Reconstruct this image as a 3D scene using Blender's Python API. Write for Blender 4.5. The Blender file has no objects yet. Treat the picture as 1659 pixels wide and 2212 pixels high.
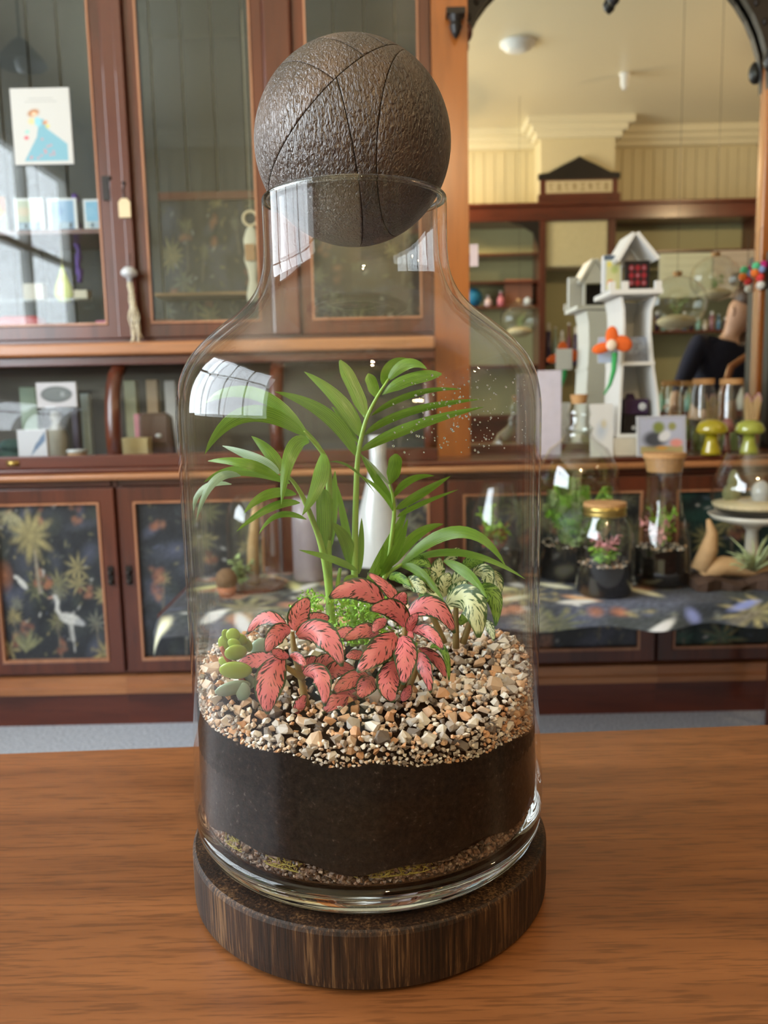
import bpy, bmesh, math, random
import numpy as np
from mathutils import Vector, Matrix
random.seed(7); RNG = np.random.default_rng(7)
sc = bpy.context.scene
COL = sc.collection

# ------------------------------------------------------------------ camera
W, H, F = 1659, 2212, 1800.0
PITCH, ROLL, EYE = math.radians(7.85), math.radians(-1.23), 1.1376
fwd = Vector((0, math.cos(PITCH), -math.sin(PITCH)))
_r0 = Vector((1, 0, 0)); _u0 = _r0.cross(fwd)
rgt = _r0 * math.cos(ROLL) + _u0 * math.sin(ROLL)
upv = _u0 * math.cos(ROLL) - _r0 * math.sin(ROLL)
CAMP = Vector((0, 0, EYE))
cam_data = bpy.data.cameras.new('camera')
cam = bpy.data.objects.new('camera', cam_data); COL.objects.link(cam)
cam.matrix_world = Matrix.Translation(CAMP) @ Matrix((rgt, upv, -fwd)).transposed().to_4x4()
cam_data.sensor_fit = 'HORIZONTAL'; cam_data.sensor_width = 36.0
cam_data.lens = 36.0 * F / W
cam_data.clip_start = 0.02; cam_data.clip_end = 60
cam_data.dof.use_dof = True; cam_data.dof.focus_distance = 0.52; cam_data.dof.aperture_fstop = 13.0
sc.camera = cam

# ------------------------------------------------------------------ world, light, exposure
world = bpy.data.worlds.new('overcast_daylight'); sc.world = world; world.use_nodes = True
bg = world.node_tree.nodes['Background']
bg.inputs[0].default_value = (0.86, 0.93, 1.0, 1); bg.inputs[1].default_value = 14.0
WIN = (-1.25, 2.2, 1.12, 3.05)           # y0 y1 z0 z1 of the shop window in the left wall
LEFTX = -2.6
pl = bpy.data.lights.new('window_portal', 'AREA'); pl.shape = 'RECTANGLE'
pl.size = WIN[1] - WIN[0]; pl.size_y = WIN[3] - WIN[2]; pl.cycles.is_portal = True
po = bpy.data.objects.new('window_portal', pl); COL.objects.link(po)
po.location = (LEFTX - 0.12, (WIN[0] + WIN[1]) / 2, (WIN[2] + WIN[3]) / 2)
po.rotation_euler = (math.pi / 2, 0, -math.pi / 2)
vs = sc.view_settings
vs.view_transform = 'Standard'; vs.look = 'None'; vs.gamma = 1.0; vs.use_curve_mapping = False
vs.exposure = 0.1
cy = sc.cycles
cy.max_bounces = 11; cy.diffuse_bounces = 3; cy.glossy_bounces = 4; cy.transmission_bounces = 8
cy.transparent_max_bounces = 28; cy.sample_clamp_indirect = 4.0; cy.caustics_refractive = True; cy.caustics_reflective = True
cy.blur_glossy = 0.5; cy.adaptive_threshold = 0.02

# ------------------------------------------------------------------ pixel helpers (reference frame 1659x2212)
YM = 3.20                                # plane of the mirror glass
def ray(x, y): return fwd + rgt * ((x - W / 2) / F) - upv * ((y - H / 2) / F)
def P(x, y, Y):
    d = ray(x, y); return CAMP + d * (Y / d.y)
def PZ(x, y, Z):
    d = ray(x, y); return CAMP + d * ((Z - EYE) / d.z)
def V(x, y, dv):                          # something seen in the mirror at total depth dv, placed in the real room
    p = P(x, y, dv); return Vector((p.x, 2 * YM - p.y, p.z))
def s2l(c): return tuple(((v / 255) / 12.92 if v / 255 <= 0.04045 else ((v / 255 + 0.055) / 1.055) ** 2.4) for v in c)

# ------------------------------------------------------------------ materials
MATS = {}
def new_mat(name):
    m = bpy.data.materials.new(name); m.use_nodes = True; MATS[name] = m
    nt = m.node_tree; return m, nt, nt.nodes, nt.links, nt.nodes['Principled BSDF']
def setp(b, col=None, rough=None, metal=None, spec=None, coat=None):
    if col is not None: b.inputs['Base Color'].default_value = (*col[:3], 1)
    if rough is not None: b.inputs['Roughness'].default_value = rough
    if metal is not None: b.inputs['Metallic'].default_value = metal
    if spec is not None: b.inputs['Specular IOR Level'].default_value = spec
    if coat is not None: b.inputs['Coat Weight'].default_value = coat
def plain(name, rgb, rough=0.5, metal=0.0, var=0.12, scale=30, bump=0.0, spec=0.5, coat=0.0):
    if name in MATS: return MATS[name]
    m, nt, N, L, b = new_mat(name); c = s2l(rgb); setp(b, c, rough, metal, spec, coat)
    tc = N.new('ShaderNodeTexCoord'); no = N.new('ShaderNodeTexNoise'); no.inputs['Scale'].default_value = scale; no.inputs['Detail'].default_value = 4
    L.new(tc.outputs['Object'], no.inputs['Vector'])
    mx = N.new('ShaderNodeMix'); mx.data_type = 'RGBA'
    mx.inputs[6].default_value = (*[v * (1 - var) for v in c], 1); mx.inputs[7].default_value = (*[min(1, v * (1 + var)) for v in c], 1)
    L.new(no.outputs['Fac'], mx.inputs[0]); L.new(mx.outputs[2], b.inputs['Base Color'])
    if bump:
        bp = N.new('ShaderNodeBump'); bp.inputs['Strength'].default_value = bump; bp.inputs['Distance'].default_value = 0.002
        L.new(no.outputs['Fac'], bp.inputs['Height']); L.new(bp.outputs['Normal'], b.inputs['Normal'])
    return m
def wood(name, dark, light, axis='X', scale=6.0, stretch=14.0, rough=0.35, bump=0.15, coat=0.2, fine=60.0, fdark=0.5):
    m, nt, N, L, b = new_mat(name); setp(b, None, rough, 0, 0.5, coat); b.inputs['Coat Roughness'].default_value = 0.25
    tc = N.new('ShaderNodeTexCoord'); mp = N.new('ShaderNodeMapping')
    s = {'X': (1 / stretch, 1, 1), 'Y': (1, 1 / stretch, 1), 'Z': (1, 1, 1 / stretch)}[axis]
    mp.inputs['Scale'].default_value = s; L.new(tc.outputs['Object'], mp.inputs['Vector'])
    n1 = N.new('ShaderNodeTexNoise'); n1.inputs['Scale'].default_value = scale; n1.inputs['Detail'].default_value = 6; n1.inputs['Distortion'].default_value = 0.6
    n2 = N.new('ShaderNodeTexNoise'); n2.inputs['Scale'].default_value = fine; n2.inputs['Detail'].default_value = 3
    L.new(mp.outputs[0], n1.inputs['Vector']); L.new(mp.outputs[0], n2.inputs['Vector'])
    rp = N.new('ShaderNodeValToRGB'); rp.color_ramp.elements[0].position = 0.3; rp.color_ramp.elements[1].position = 0.7
    rp.color_ramp.elements[0].color = (*s2l(dark), 1); rp.color_ramp.elements[1].color = (*s2l(light), 1)
    L.new(n1.outputs['Fac'], rp.inputs[0])
    rp2 = N.new('ShaderNodeValToRGB'); rp2.color_ramp.elements[0].position = 0.36; rp2.color_ramp.elements[1].position = 0.5
    rp2.color_ramp.elements[0].color = (fdark, fdark, fdark, 1); rp2.color_ramp.elements[1].color = (1, 1, 1, 1)
    L.new(n2.outputs['Fac'], rp2.inputs[0])
    mx = N.new('ShaderNodeMix'); mx.data_type = 'RGBA'; mx.blend_type = 'MULTIPLY'; mx.inputs[0].default_value = 1
    L.new(rp.outputs[0], mx.inputs[6]); L.new(rp2.outputs[0], mx.inputs[7]); L.new(mx.outputs[2], b.inputs['Base Color'])
    if bump:
        bp = N.new('ShaderNodeBump'); bp.inputs['Strength'].default_value = bump; bp.inputs['Distance'].default_value = 0.001
        L.new(n2.outputs['Fac'], bp.inputs['Height']); L.new(bp.outputs['Normal'], b.inputs['Normal'])
    return m
def thin_glass(name, tint=(1, 1, 1), f0=0.045, rough=0.0, wob=0.0, mul=0.95):
    m = bpy.data.materials.new(name); m.use_nodes = True; MATS[name] = m; nt = m.node_tree; N = nt.nodes; L = nt.links; N.clear()
    out = N.new('ShaderNodeOutputMaterial'); tr = N.new('ShaderNodeBsdfTransparent'); tr.inputs[0].default_value = (*tint, 1)
    gl = N.new('ShaderNodeBsdfGlossy'); gl.inputs['Roughness'].default_value = rough; gl.inputs['Color'].default_value = (1, 1, 1, 1)
    lw = N.new('ShaderNodeLayerWeight'); lw.inputs['Blend'].default_value = 0.5
    pw = N.new('ShaderNodeMath'); pw.operation = 'POWER'; pw.inputs[1].default_value = 5
    ma = N.new('ShaderNodeMath'); ma.operation = 'MULTIPLY_ADD'; ma.inputs[1].default_value = mul - f0; ma.inputs[2].default_value = f0
    mx = N.new('ShaderNodeMixShader')
    L.new(lw.outputs['Facing'], pw.inputs[0]); L.new(pw.outputs[0], ma.inputs[0]); L.new(ma.outputs[0], mx.inputs[0])
    L.new(tr.outputs[0], mx.inputs[1]); L.new(gl.outputs[0], mx.inputs[2]); L.new(mx.outputs[0], out.inputs[0])
    if wob:
        tc = N.new('ShaderNodeTexCoord'); mp = N.new('ShaderNodeMapping'); mp.inputs['Scale'].default_value = (1, 1, 0.12)
        no = N.new('ShaderNodeTexNoise'); no.inputs['Scale'].default_value = 60; no.inputs['Detail'].default_value = 2
        bp = N.new('ShaderNodeBump'); bp.inputs['Strength'].default_value = wob; bp.inputs['Distance'].default_value = 0.002
        L.new(tc.outputs['Object'], mp.inputs[0]); L.new(mp.outputs[0], no.inputs['Vector']); L.new(no.outputs['Fac'], bp.inputs['Height'])
        L.new(bp.outputs[0], gl.inputs['Normal'])
    return m
def real_glass(name, col=(1, 1, 1), rough=0.0, ior=1.48):
    m = bpy.data.materials.new(name); m.use_nodes = True; MATS[name] = m; nt = m.node_tree; N = nt.nodes; L = nt.links; N.clear()
    out = N.new('ShaderNodeOutputMaterial'); g = N.new('ShaderNodeBsdfGlass'); g.inputs['Color'].default_value = (*col, 1)
    g.inputs['Roughness'].default_value = rough; g.inputs['IOR'].default_value = ior; L.new(g.outputs[0], out.inputs[0]); return m
def printmat(name, rough=0.45, coat=0.0):
    m, nt, N, L, b = new_mat(name); setp(b, None, rough, 0, 0.4, coat)
    at = N.new('ShaderNodeAttribute'); at.attribute_name = 'Col'; L.new(at.outputs['Color'], b.inputs['Base Color']); return m
def emit(name, col, st):
    m = bpy.data.materials.new(name); m.use_nodes = True; MATS[name] = m; nt = m.node_tree; N = nt.nodes; L = nt.links; N.clear()
    out = N.new('ShaderNodeOutputMaterial'); e = N.new('ShaderNodeEmission'); e.inputs[0].default_value = (*col, 1); e.inputs[1].default_value = st
    L.new(e.outputs[0], out.inputs[0]); return m

M_TABLE = wood('oiled_table_wood', (108, 64, 33), (146, 92, 52), 'X', 26, 14, 0.36, 0.12, 0.15, 420, 0.66)
M_MAHOG = wood('mahogany_dark', (72, 28, 16), (112, 52, 30), 'X', 5, 10, 0.28, 0.05, 0.5, 50, 0.75)
M_MAHOGZ = wood('mahogany_upright', (68, 30, 17), (108, 52, 30), 'Z', 5, 10, 0.28, 0.05, 0.5, 50, 0.75)
M_MAHOGL = wood('mahogany_light', (150, 92, 54), (190, 132, 86), 'X', 5, 10, 0.3, 0.05, 0.5, 50, 0.8)
M_BEAD = wood('mahogany_beading', (150, 96, 66), (186, 132, 98), 'Z', 5, 10, 0.25, 0.03, 0.5, 50, 0.85)
M_PINE = wood('honey_pillar_wood', (140, 74, 28), (176, 104, 46), 'Z', 4, 12, 0.22, 0.04, 0.7, 40, 0.85)
M_WENGE, nt, N, L, b = new_mat('burnt_wenge'); setp(b, None, 0.55, 0, 0.35)
tc = N.new('ShaderNodeTexCoord'); mp = N.new('ShaderNodeMapping'); mp.inputs['Scale'].default_value = (1, 1, 0.035); L.new(tc.outputs['Object'], mp.inputs[0])
n1 = N.new('ShaderNodeTexNoise'); n1.inputs['Scale'].default_value = 520; n1.inputs['Detail'].default_value = 5; n1.inputs['Roughness'].default_value = 0.65; n1.inputs['Distortion'].default_value = 0.3; L.new(mp.outputs[0], n1.inputs['Vector'])
n2 = N.new('ShaderNodeTexNoise'); n2.inputs['Scale'].default_value = 28; n2.inputs['Detail'].default_value = 2; L.new(mp.outputs[0], n2.inputs['Vector'])
sm_ = N.new('ShaderNodeMath'); sm_.operation = 'MULTIPLY_ADD'; sm_.inputs[1].default_value = 0.45; L.new(n2.outputs['Fac'], sm_.inputs[0])
sb_ = N.new('ShaderNodeMath'); sb_.operation = 'SUBTRACT'; sb_.inputs[1].default_value = 0.225; L.new(n1.outputs['Fac'], sb_.inputs[0]); L.new(sb_.outputs[0], sm_.inputs[2])
rp = N.new('ShaderNodeValToRGB'); e = rp.color_ramp.elements; e[0].position = 0.38; e[0].color = (*s2l((24, 15, 9)), 1); e[1].position = 0.55; e[1].color = (*s2l((56, 36, 21)), 1)
e2 = e.new(0.68); e2.color = (*s2l((104, 77, 50)), 1); L.new(sm_.outputs[0], rp.inputs[0]); L.new(rp.outputs[0], b.inputs['Base Color'])
bp = N.new('ShaderNodeBump'); bp.inputs['Strength'].default_value = 0.5; bp.inputs['Distance'].default_value = 0.001; L.new(n1.outputs['Fac'], bp.inputs['Height']); L.new(bp.outputs[0], b.inputs['Normal'])
M_BLACKW = plain('black_carved_wood', (26, 20, 17), 0.4, bump=0.3)
M_BOARD = plain('grey_green_board_paint', (58, 61, 60), 0.5, var=0.06, scale=5)
M_CREAM = plain('cream_board_paint', (222, 208, 168), 0.5, var=0.04, scale=3)
M_CORN = plain('cream_gloss_cornice', (232, 222, 190), 0.4, var=0.03, scale=3)
M_SAGE = plain('sage_board_paint', (176, 172, 128), 0.5, var=0.05, scale=4)
M_WALL = plain('warm_wall_paint', (190, 184, 166), 0.7, var=0.05, scale=2)
M_WALLR = plain('dark_low_fill_wall', (84, 62, 48), 0.6, var=0.2, scale=4)  # unseen right wall, coloured dark to cut fill light from that side
M_WHITE = plain('white_paint', (228, 226, 220), 0.45, var=0.03)
M_PAPER = plain('white_paper', (226, 224, 220), 0.7, var=0.03)
M_CORK = plain('cork', (188, 142, 92), 0.8, var=0.3, scale=160, bump=0.4)
M_BRASS = plain('dull_brass', (190, 164, 96), 0.3, 0.9, 0.1)
M_IRON = plain('dark_iron', (48, 44, 42), 0.4, 0.6, 0.2)
M_RED = plain('red_leather', (176, 30, 38), 0.4, var=0.2, scale=15)
M_NAVY = plain('navy_cloth', (22, 24, 46), 0.85, var=0.3, scale=8)
M_SKIN = plain('skin', (206, 158, 128), 0.5, var=0.08, scale=9)
M_HAIR = plain('brown_hair', (78, 52, 34), 0.5, var=0.4, scale=60)
M_ROPE = plain('undyed_cotton_cord', (214, 204, 178), 0.9, var=0.2, scale=120, bump=0.4)
M_MIRROR, *_x = new_mat('mirror_silver'); setp(_x[3], (0.86, 0.88, 0.82), 0.015, 1.0)
M_PANE = thin_glass('cabinet_pane_glass', (0.93, 0.95, 0.94), 0.036, 0.0)
M_WPANE = thin_glass('shop_window_glass', (0.97, 0.98, 0.98), 0.05)
M_JAR = thin_glass('blown_jar_glass', (0.985, 0.99, 0.985), 0.028, 0.0, 0.06, 0.9)
M_JARIN = thin_glass('blown_jar_glass_inner', (0.985, 0.99, 0.985), 0.012, 0.0, 0.09, 0.75)
M_FOOT = real_glass('thick_clear_glass', (0.96, 0.97, 0.96), 0.0)
M_BGG = thin_glass('small_jar_glass', (0.93, 0.95, 0.93), 0.095, 0.02, 0.0, 1.0)
M_YELG = plain('amber_yellow_glass', (206, 188, 40), .1, coat=1, var=.2, scale=40)
M_LIMEG = plain('lime_yellow_glass', (196, 204, 86), .1, coat=1, var=.2, scale=40)
M_PINKG = plain('dusky_pink_glass', (172, 110, 112), .1, coat=1, var=.2, scale=40)
for m_ in (M_YELG, M_LIMEG, M_PINKG): m_.node_tree.nodes['Principled BSDF'].inputs['Transmission Weight'].default_value = .45
M_FROST = plain('milky_white_glass', (196, 198, 200), 0.2, coat=0.5, var=0.04)
M_PRINT = printmat('printed_card'); M_WALLP = printmat('tropical_wallpaper', 0.35, 0.3); M_CLOTH = printmat('tropical_cloth', 0.8)
M_TAG = plain('cream_tag', (222, 200, 160), 0.6)

# carpet
M_CARPET, nt, N, L, b = new_mat('blue_grey_carpet'); setp(b, None, 0.95, 0, 0.1)
tc = N.new('ShaderNodeTexCoord'); no = N.new('ShaderNodeTexNoise'); no.inputs['Scale'].default_value = 120; no.inputs['Detail'].default_value = 5
rp = N.new('ShaderNodeValToRGB'); rp.color_ramp.elements[0].position = 0.35; rp.color_ramp.elements[1].position = 0.68
rp.color_ramp.elements[0].color = (*s2l((150, 158, 174)), 1); rp.color_ramp.elements[1].color = (*s2l((212, 219, 230)), 1)
L.new(tc.outputs['Object'], no.inputs['Vector']); L.new(no.outputs['Fac'], rp.inputs[0]); L.new(rp.outputs[0], b.inputs['Base Color'])
bp = N.new('ShaderNodeBump'); bp.inputs['Strength'].default_value = 0.6; bp.inputs['Distance'].default_value = 0.01
L.new(no.outputs['Fac'], bp.inputs['Height']); L.new(bp.outputs[0], b.inputs['Normal'])
# ceiling boards: narrow beaded boards along X
M_CEIL, nt, N, L, b = new_mat('cream_ceiling_boards'); setp(b, s2l((226, 214, 182)), 0.35, 0, 0.5)
tc = N.new('ShaderNodeTexCoord'); wv = N.new('ShaderNodeTexWave'); wv.bands_direction = 'Y'; wv.inputs['Scale'].default_value = 3.2; wv.wave_profile = 'SAW'
L.new(tc.outputs['Object'], wv.inputs['Vector'])
bp = N.new('ShaderNodeBump'); bp.inputs['Strength'].default_value = 0.4; bp.inputs['Distance'].default_value = 0.01
L.new(wv.outputs['Fac'], bp.inputs['Height']); L.new(bp.outputs[0], b.inputs['Normal'])
# soil
M_SOIL, nt, N, L, b = new_mat('dark_potting_soil'); setp(b, None, 0.95, 0, 0.15)
tc = N.new('ShaderNodeTexCoord'); no = N.new('ShaderNodeTexNoise'); no.inputs['Scale'].default_value = 300; no.inputs['Detail'].default_value = 6; no.inputs['Roughness'].default_value = 0.7
rp = N.new('ShaderNodeValToRGB'); e = rp.color_ramp.elements
e[0].position = 0.38; e[0].color = (*s2l((9, 7, 6)), 1); e[1].position = 0.62; e[1].color = (*s2l((40, 33, 29)), 1)
e2 = rp.color_ramp.elements.new(0.76); e2.color = (*s2l((120, 108, 98)), 1)
L.new(tc.outputs['Object'], no.inputs['Vector']); L.new(no.outputs['Fac'], rp.inputs[0]); L.new(rp.outputs[0], b.inputs['Base Color'])
bp = N.new('ShaderNodeBump'); bp.inputs['Strength'].default_value = 1.0; bp.inputs['Distance'].default_value = 0.006
L.new(no.outputs['Fac'], bp.inputs['Height']); L.new(bp.outputs[0], b.inputs['Normal'])
# gravel: colour by object / island
M_GRAVEL, nt, N, L, b = new_mat('crushed_granite_gravel'); setp(b, None, 0.55, 0, 0.5)
oi = N.new('ShaderNodeObjectInfo'); ge = N.new('ShaderNodeNewGeometry'); ad = N.new('ShaderNodeMath'); ad.operation = 'ADD'
fr = N.new('ShaderNodeMath'); fr.operation = 'FRACT'; L.new(oi.outputs['Random'], ad.inputs[0]); L.new(ge.outputs['Random Per Island'], ad.inputs[1]); L.new(ad.outputs[0], fr.inputs[0])
rp = N.new('ShaderNodeValToRGB'); rp.color_ramp.interpolation = 'CONSTANT'; e = rp.color_ramp.elements
cols = [(0.0, (238, 228, 214)), (0.16, (222, 170, 128)), (0.28, (204, 196, 188)), (0.42, (232, 204, 178)), (0.58, (176, 162, 148)), (0.68, (226, 184, 146)), (0.78, (244, 238, 228)), (0.93, (128, 118, 110))]
e[0].position = 0; e[0].color = (*s2l(cols[0][1]), 1); e[1].position = cols[1][0]; e[1].color = (*s2l(cols[1][1]), 1)
for p_, c_ in cols[2:]:
    q = e.new(p_); q.color = (*s2l(c_), 1)
L.new(fr.outputs[0], rp.inputs[0])
tc = N.new('ShaderNodeTexCoord'); no = N.new('ShaderNodeTexNoise'); no.inputs['Scale'].default_value = 330; no.inputs['Detail'].default_value = 3
L.new(tc.outputs['Object'], no.inputs['Vector'])
r2 = N.new('ShaderNodeValToRGB'); r2.color_ramp.elements[0].position = 0.36; r2.color_ramp.elements[1].position = 0.52
r2.color_ramp.elements[0].color = (0.30, 0.26, 0.24, 1); r2.color_ramp.elements[1].color = (1, 1, 1, 1); L.new(no.outputs['Fac'], r2.inputs[0])
mx = N.new('ShaderNodeMix'); mx.data_type = 'RGBA'; mx.blend_type = 'MULTIPLY'; mx.inputs[0].default_value = 1
L.new(rp.outputs[0], mx.inputs[6]); L.new(r2.outputs[0], mx.inputs[7]); L.new(mx.outputs[2], b.inputs['Base Color'])
M_GRIT_SHADED = M_GRAVEL.copy(); M_GRIT_SHADED.name = 'shaded_drainage_grit'; MATS['shaded_drainage_grit'] = M_GRIT_SHADED  # browner gravel copy; shade low in the jar is put into its colour
_r = [n for n in M_GRIT_SHADED.node_tree.nodes if n.type == 'VALTORGB' and len(n.color_ramp.elements) > 3][0]
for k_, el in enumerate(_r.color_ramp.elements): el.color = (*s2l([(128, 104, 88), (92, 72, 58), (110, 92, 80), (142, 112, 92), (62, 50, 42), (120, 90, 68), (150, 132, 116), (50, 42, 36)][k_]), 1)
# ball wood
M_BALL, nt, N, L, b = new_mat('rippled_dark_wood'); setp(b, None, 0.34, 0, 0.9)
tc = N.new('ShaderNodeTexCoord'); mp = N.new('ShaderNodeMapping'); mp.inputs['Rotation'].default_value = (0.3, 0.5, 0.2); mp.inputs['Scale'].default_value = (1, 1, 0.42)
oi = N.new('ShaderNodeObjectInfo'); va = N.new('ShaderNodeVectorMath'); va.operation = 'ADD'
L.new(tc.outputs['Object'], va.inputs[0]); L.new(oi.outputs['Random'], va.inputs[1]); L.new(va.outputs[0], mp.inputs[0])
n1 = N.new('ShaderNodeTexNoise'); n1.inputs['Scale'].default_value = 30; n1.inputs['Detail'].default_value = 4; L.new(mp.outputs[0], n1.inputs['Vector'])
n2 = N.new('ShaderNodeTexNoise'); n2.inputs['Scale'].default_value = 520; n2.inputs['Detail'].default_value = 3; n2.inputs['Distortion'].default_value = 0.8; L.new(mp.outputs[0], n2.inputs['Vector'])
rp = N.new('ShaderNodeValToRGB'); e = rp.color_ramp.elements; e[0].position = 0.3; e[0].color = (*s2l((44, 31, 23)), 1); e[1].position = 0.72; e[1].color = (*s2l((98, 75, 58)), 1)
L.new(n1.outputs['Fac'], rp.inputs[0]); L.new(rp.outputs[0], b.inputs['Base Color'])
bp = N.new('ShaderNodeBump'); bp.inputs['Strength'].default_value = 1.0; bp.inputs['Distance'].default_value = 0.003
L.new(n2.outputs['Fac'], bp.inputs['Height']); L.new(bp.outputs[0], b.inputs['Normal'])

def leafmat(name, base, dark, edge, thr=0.52, vein_scale=(24, 4.5), trans=0.25, edgepos=0.80, mid=None, rough=0.38, fittonia=True):
    m, nt, N, L, b = new_mat(name); setp(b, None, rough, 0, 0.5)
    uv = N.new('ShaderNodeUVMap'); uv.uv_map = 'UVMap'; sx = N.new('ShaderNodeSeparateXYZ'); L.new(uv.outputs[0], sx.inputs[0])
    def M(op, a, bb=None, c=None):
        n = N.new('ShaderNodeMath'); n.operation = op
        for i, v in enumerate((a, bb, c)):
            if v is None: continue
            if isinstance(v, (int, float)): n.inputs[i].default_value = v
            else: L.new(v, n.inputs[i])
        return n.outputs[0]
    u = sx.outputs[0]; v = M('MULTIPLY_ADD', sx.outputs[1], 2.0, -1.0); av = M('ABSOLUTE', v)
    oi = N.new('ShaderNodeObjectInfo'); rnd = M('MULTIPLY', oi.outputs['Random'], 37.0)
    a = M('SUBTRACT', u, M('MULTIPLY', av, 0.34))
    cx = N.new('ShaderNodeCombineXYZ'); L.new(M('MULTIPLY', a, vein_scale[0]), cx.inputs[0]); L.new(M('MULTIPLY', v, vein_scale[1]), cx.inputs[1]); L.new(rnd, cx.inputs[2])
    no = N.new('ShaderNodeTexNoise'); no.inputs['Scale'].default_value = 1.0; no.inputs['Detail'].default_value = 2.0; L.new(cx.outputs[0], no.inputs['Vector'])
    if fittonia:
        k = M('ADD', no.outputs['Fac'], M('MULTIPLY', M('POWER', av, 2.5), 0.16))
        d = N.new('ShaderNodeMapRange'); d.inputs['From Min'].default_value = thr; d.inputs['From Max'].default_value = thr + 0.07; L.new(k, d.inputs[0])
        nearmid = N.new('ShaderNodeMapRange'); nearmid.inputs['From Min'].default_value = 0.03; nearmid.inputs['From Max'].default_value = 0.12; L.new(av, nearmid.inputs[0])
        dk = M('MULTIPLY', d.outputs[0], nearmid.outputs[0])
        ed = N.new('ShaderNodeMapRange'); ed.inputs['From Min'].default_value = edgepos; ed.inputs['From Max'].default_value = edgepos + 0.07
        L.new(M('ADD', av, M('MULTIPLY_ADD', no.outputs['Fac'], 0.3, -0.15)), ed.inputs[0])
        tipm = N.new('ShaderNodeMapRange'); tipm.inputs['From Min'].default_value = 0.93; tipm.inputs['From Max'].default_value = 0.97; L.new(u, tipm.inputs[0])
    else:
        st = M('SINE', M('MULTIPLY', v, 26.0)); dk = M('MULTIPLY_ADD', st, 0.18, M('MULTIPLY', no.outputs['Fac'], 0.8))
        ed = None
    big = N.new('ShaderNodeTexNoise'); big.inputs['Scale'].default_value = 3.0
    c2 = N.new('ShaderNodeCombineXYZ'); L.new(u, c2.inputs[0]); L.new(sx.outputs[1], c2.inputs[1]); L.new(rnd, c2.inputs[2]); L.new(c2.outputs[0], big.inputs['Vector'])
    m0 = N.new('ShaderNodeMix'); m0.data_type = 'RGBA'; m0.inputs[6].default_value = (*s2l(base), 1); m0.inputs[7].default_value = (*s2l(mid or base), 1)
    L.new(big.outputs['Fac'], m0.inputs[0])
    m1 = N.new('ShaderNodeMix'); m1.data_type = 'RGBA'; L.new(dk, m1.inputs[0]); L.new(m0.outputs[2], m1.inputs[6]); m1.inputs[7].default_value = (*s2l(dark), 1)
    col = m1.outputs[2]
    if ed:
        m2 = N.new('ShaderNodeMix'); m2.data_type = 'RGBA'; L.new(M('MAXIMUM', ed.outputs[0], tipm.outputs[0]), m2.inputs[0]); L.new(col, m2.inputs[6]); m2.inputs[7].default_value = (*s2l(edge), 1); col = m2.outputs[2]
    L.new(col, b.inputs['Base Color'])
    bp = N.new('ShaderNodeBump'); bp.inputs['Strength'].default_value = 0.25; bp.inputs['Distance'].default_value = 0.0008
    L.new(no.outputs['Fac'], bp.inputs['Height']); L.new(bp.outputs[0], b.inputs['Normal'])
    tr = N.new('ShaderNodeBsdfTranslucent'); L.new(col, tr.inputs[0]); ms = N.new('ShaderNodeMixShader'); ms.inputs[0].default_value = trans
    L.new(b.outputs[0], ms.inputs[1]); L.new(tr.outputs[0], ms.inputs[2]); L.new(ms.outputs[0], N['Material Output'].inputs[0])
    return m
M_PINKL = leafmat('pink_nerve_leaf', (222, 112, 128), (62, 38, 32), (48, 70, 38), 0.575, (17, 2.6), 0.12, 0.80, (224, 134, 126))
M_WHITEL = leafmat('white_nerve_leaf', (226, 230, 188), (62, 92, 44), (66, 98, 46), 0.53, (13, 2.4), 0.25, 0.90, (214, 222, 164))
M_GREENL = leafmat('fresh_green_nerve_leaf', (150, 190, 90), (64, 106, 40), (60, 104, 40), 0.54, (16, 3.0), 0.3, 0.93, (140, 186, 76))
M_PALM = leafmat('palm_leaf', (114, 156, 50), (62, 104, 32), None, trans=0.3, vein_scale=(3, 9), mid=(142, 182, 62), rough=0.3, fittonia=False)
M_PALMS = leafmat('palm_leaf_silvery', (156, 184, 148), (104, 142, 100), None, trans=0.2, vein_scale=(3, 9), mid=(186, 204, 180), rough=0.25, fittonia=False)
M_STEM = plain('palm_stem_green', (140, 178, 80), 0.4, var=0.25, scale=60)
M_FSTEM = plain('brown_green_stem', (136, 116, 70), 0.6, var=0.2, scale=80)
M_SUCC = plain('jade_leaf_green', (146, 172, 64), 0.3, var=0.22, scale=45, coat=0.3)
M_SUCCG = plain('jade_leaf_grey', (140, 162, 140), 0.4, var=0.15, scale=60, coat=0.2)
M_MOSSG = plain('bright_clubmoss', (140, 196, 58), 0.6, var=0.35, scale=200)
M_MOSSD = plain('dry_moss', (134, 122, 52), 0.8, var=0.35, scale=200)
M_FERN = plain('fern_green', (146, 194, 66), 0.5, var=0.35, scale=30)
M_FERND = plain('grey_green_foliage', (156, 176, 116), 0.6, var=0.35, scale=30)
M_PINKF = plain('pale_pink_foliage', (236, 166, 172), 0.5, var=0.2, scale=40)
M_SAND = plain('pale_sand', (214, 196, 158), 0.9, var=0.15, scale=90)
M_DRIFT = plain('driftwood', (186, 150, 106), 0.75, var=0.3, scale=25, bump=0.4)
M_BARK = plain('dark_bark', (74, 54, 42), 0.85, var=0.45, scale=30, bump=0.6)
M_AIR = plain('air_plant_green', (168, 180, 132), 0.6, var=0.2, scale=60)

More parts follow.
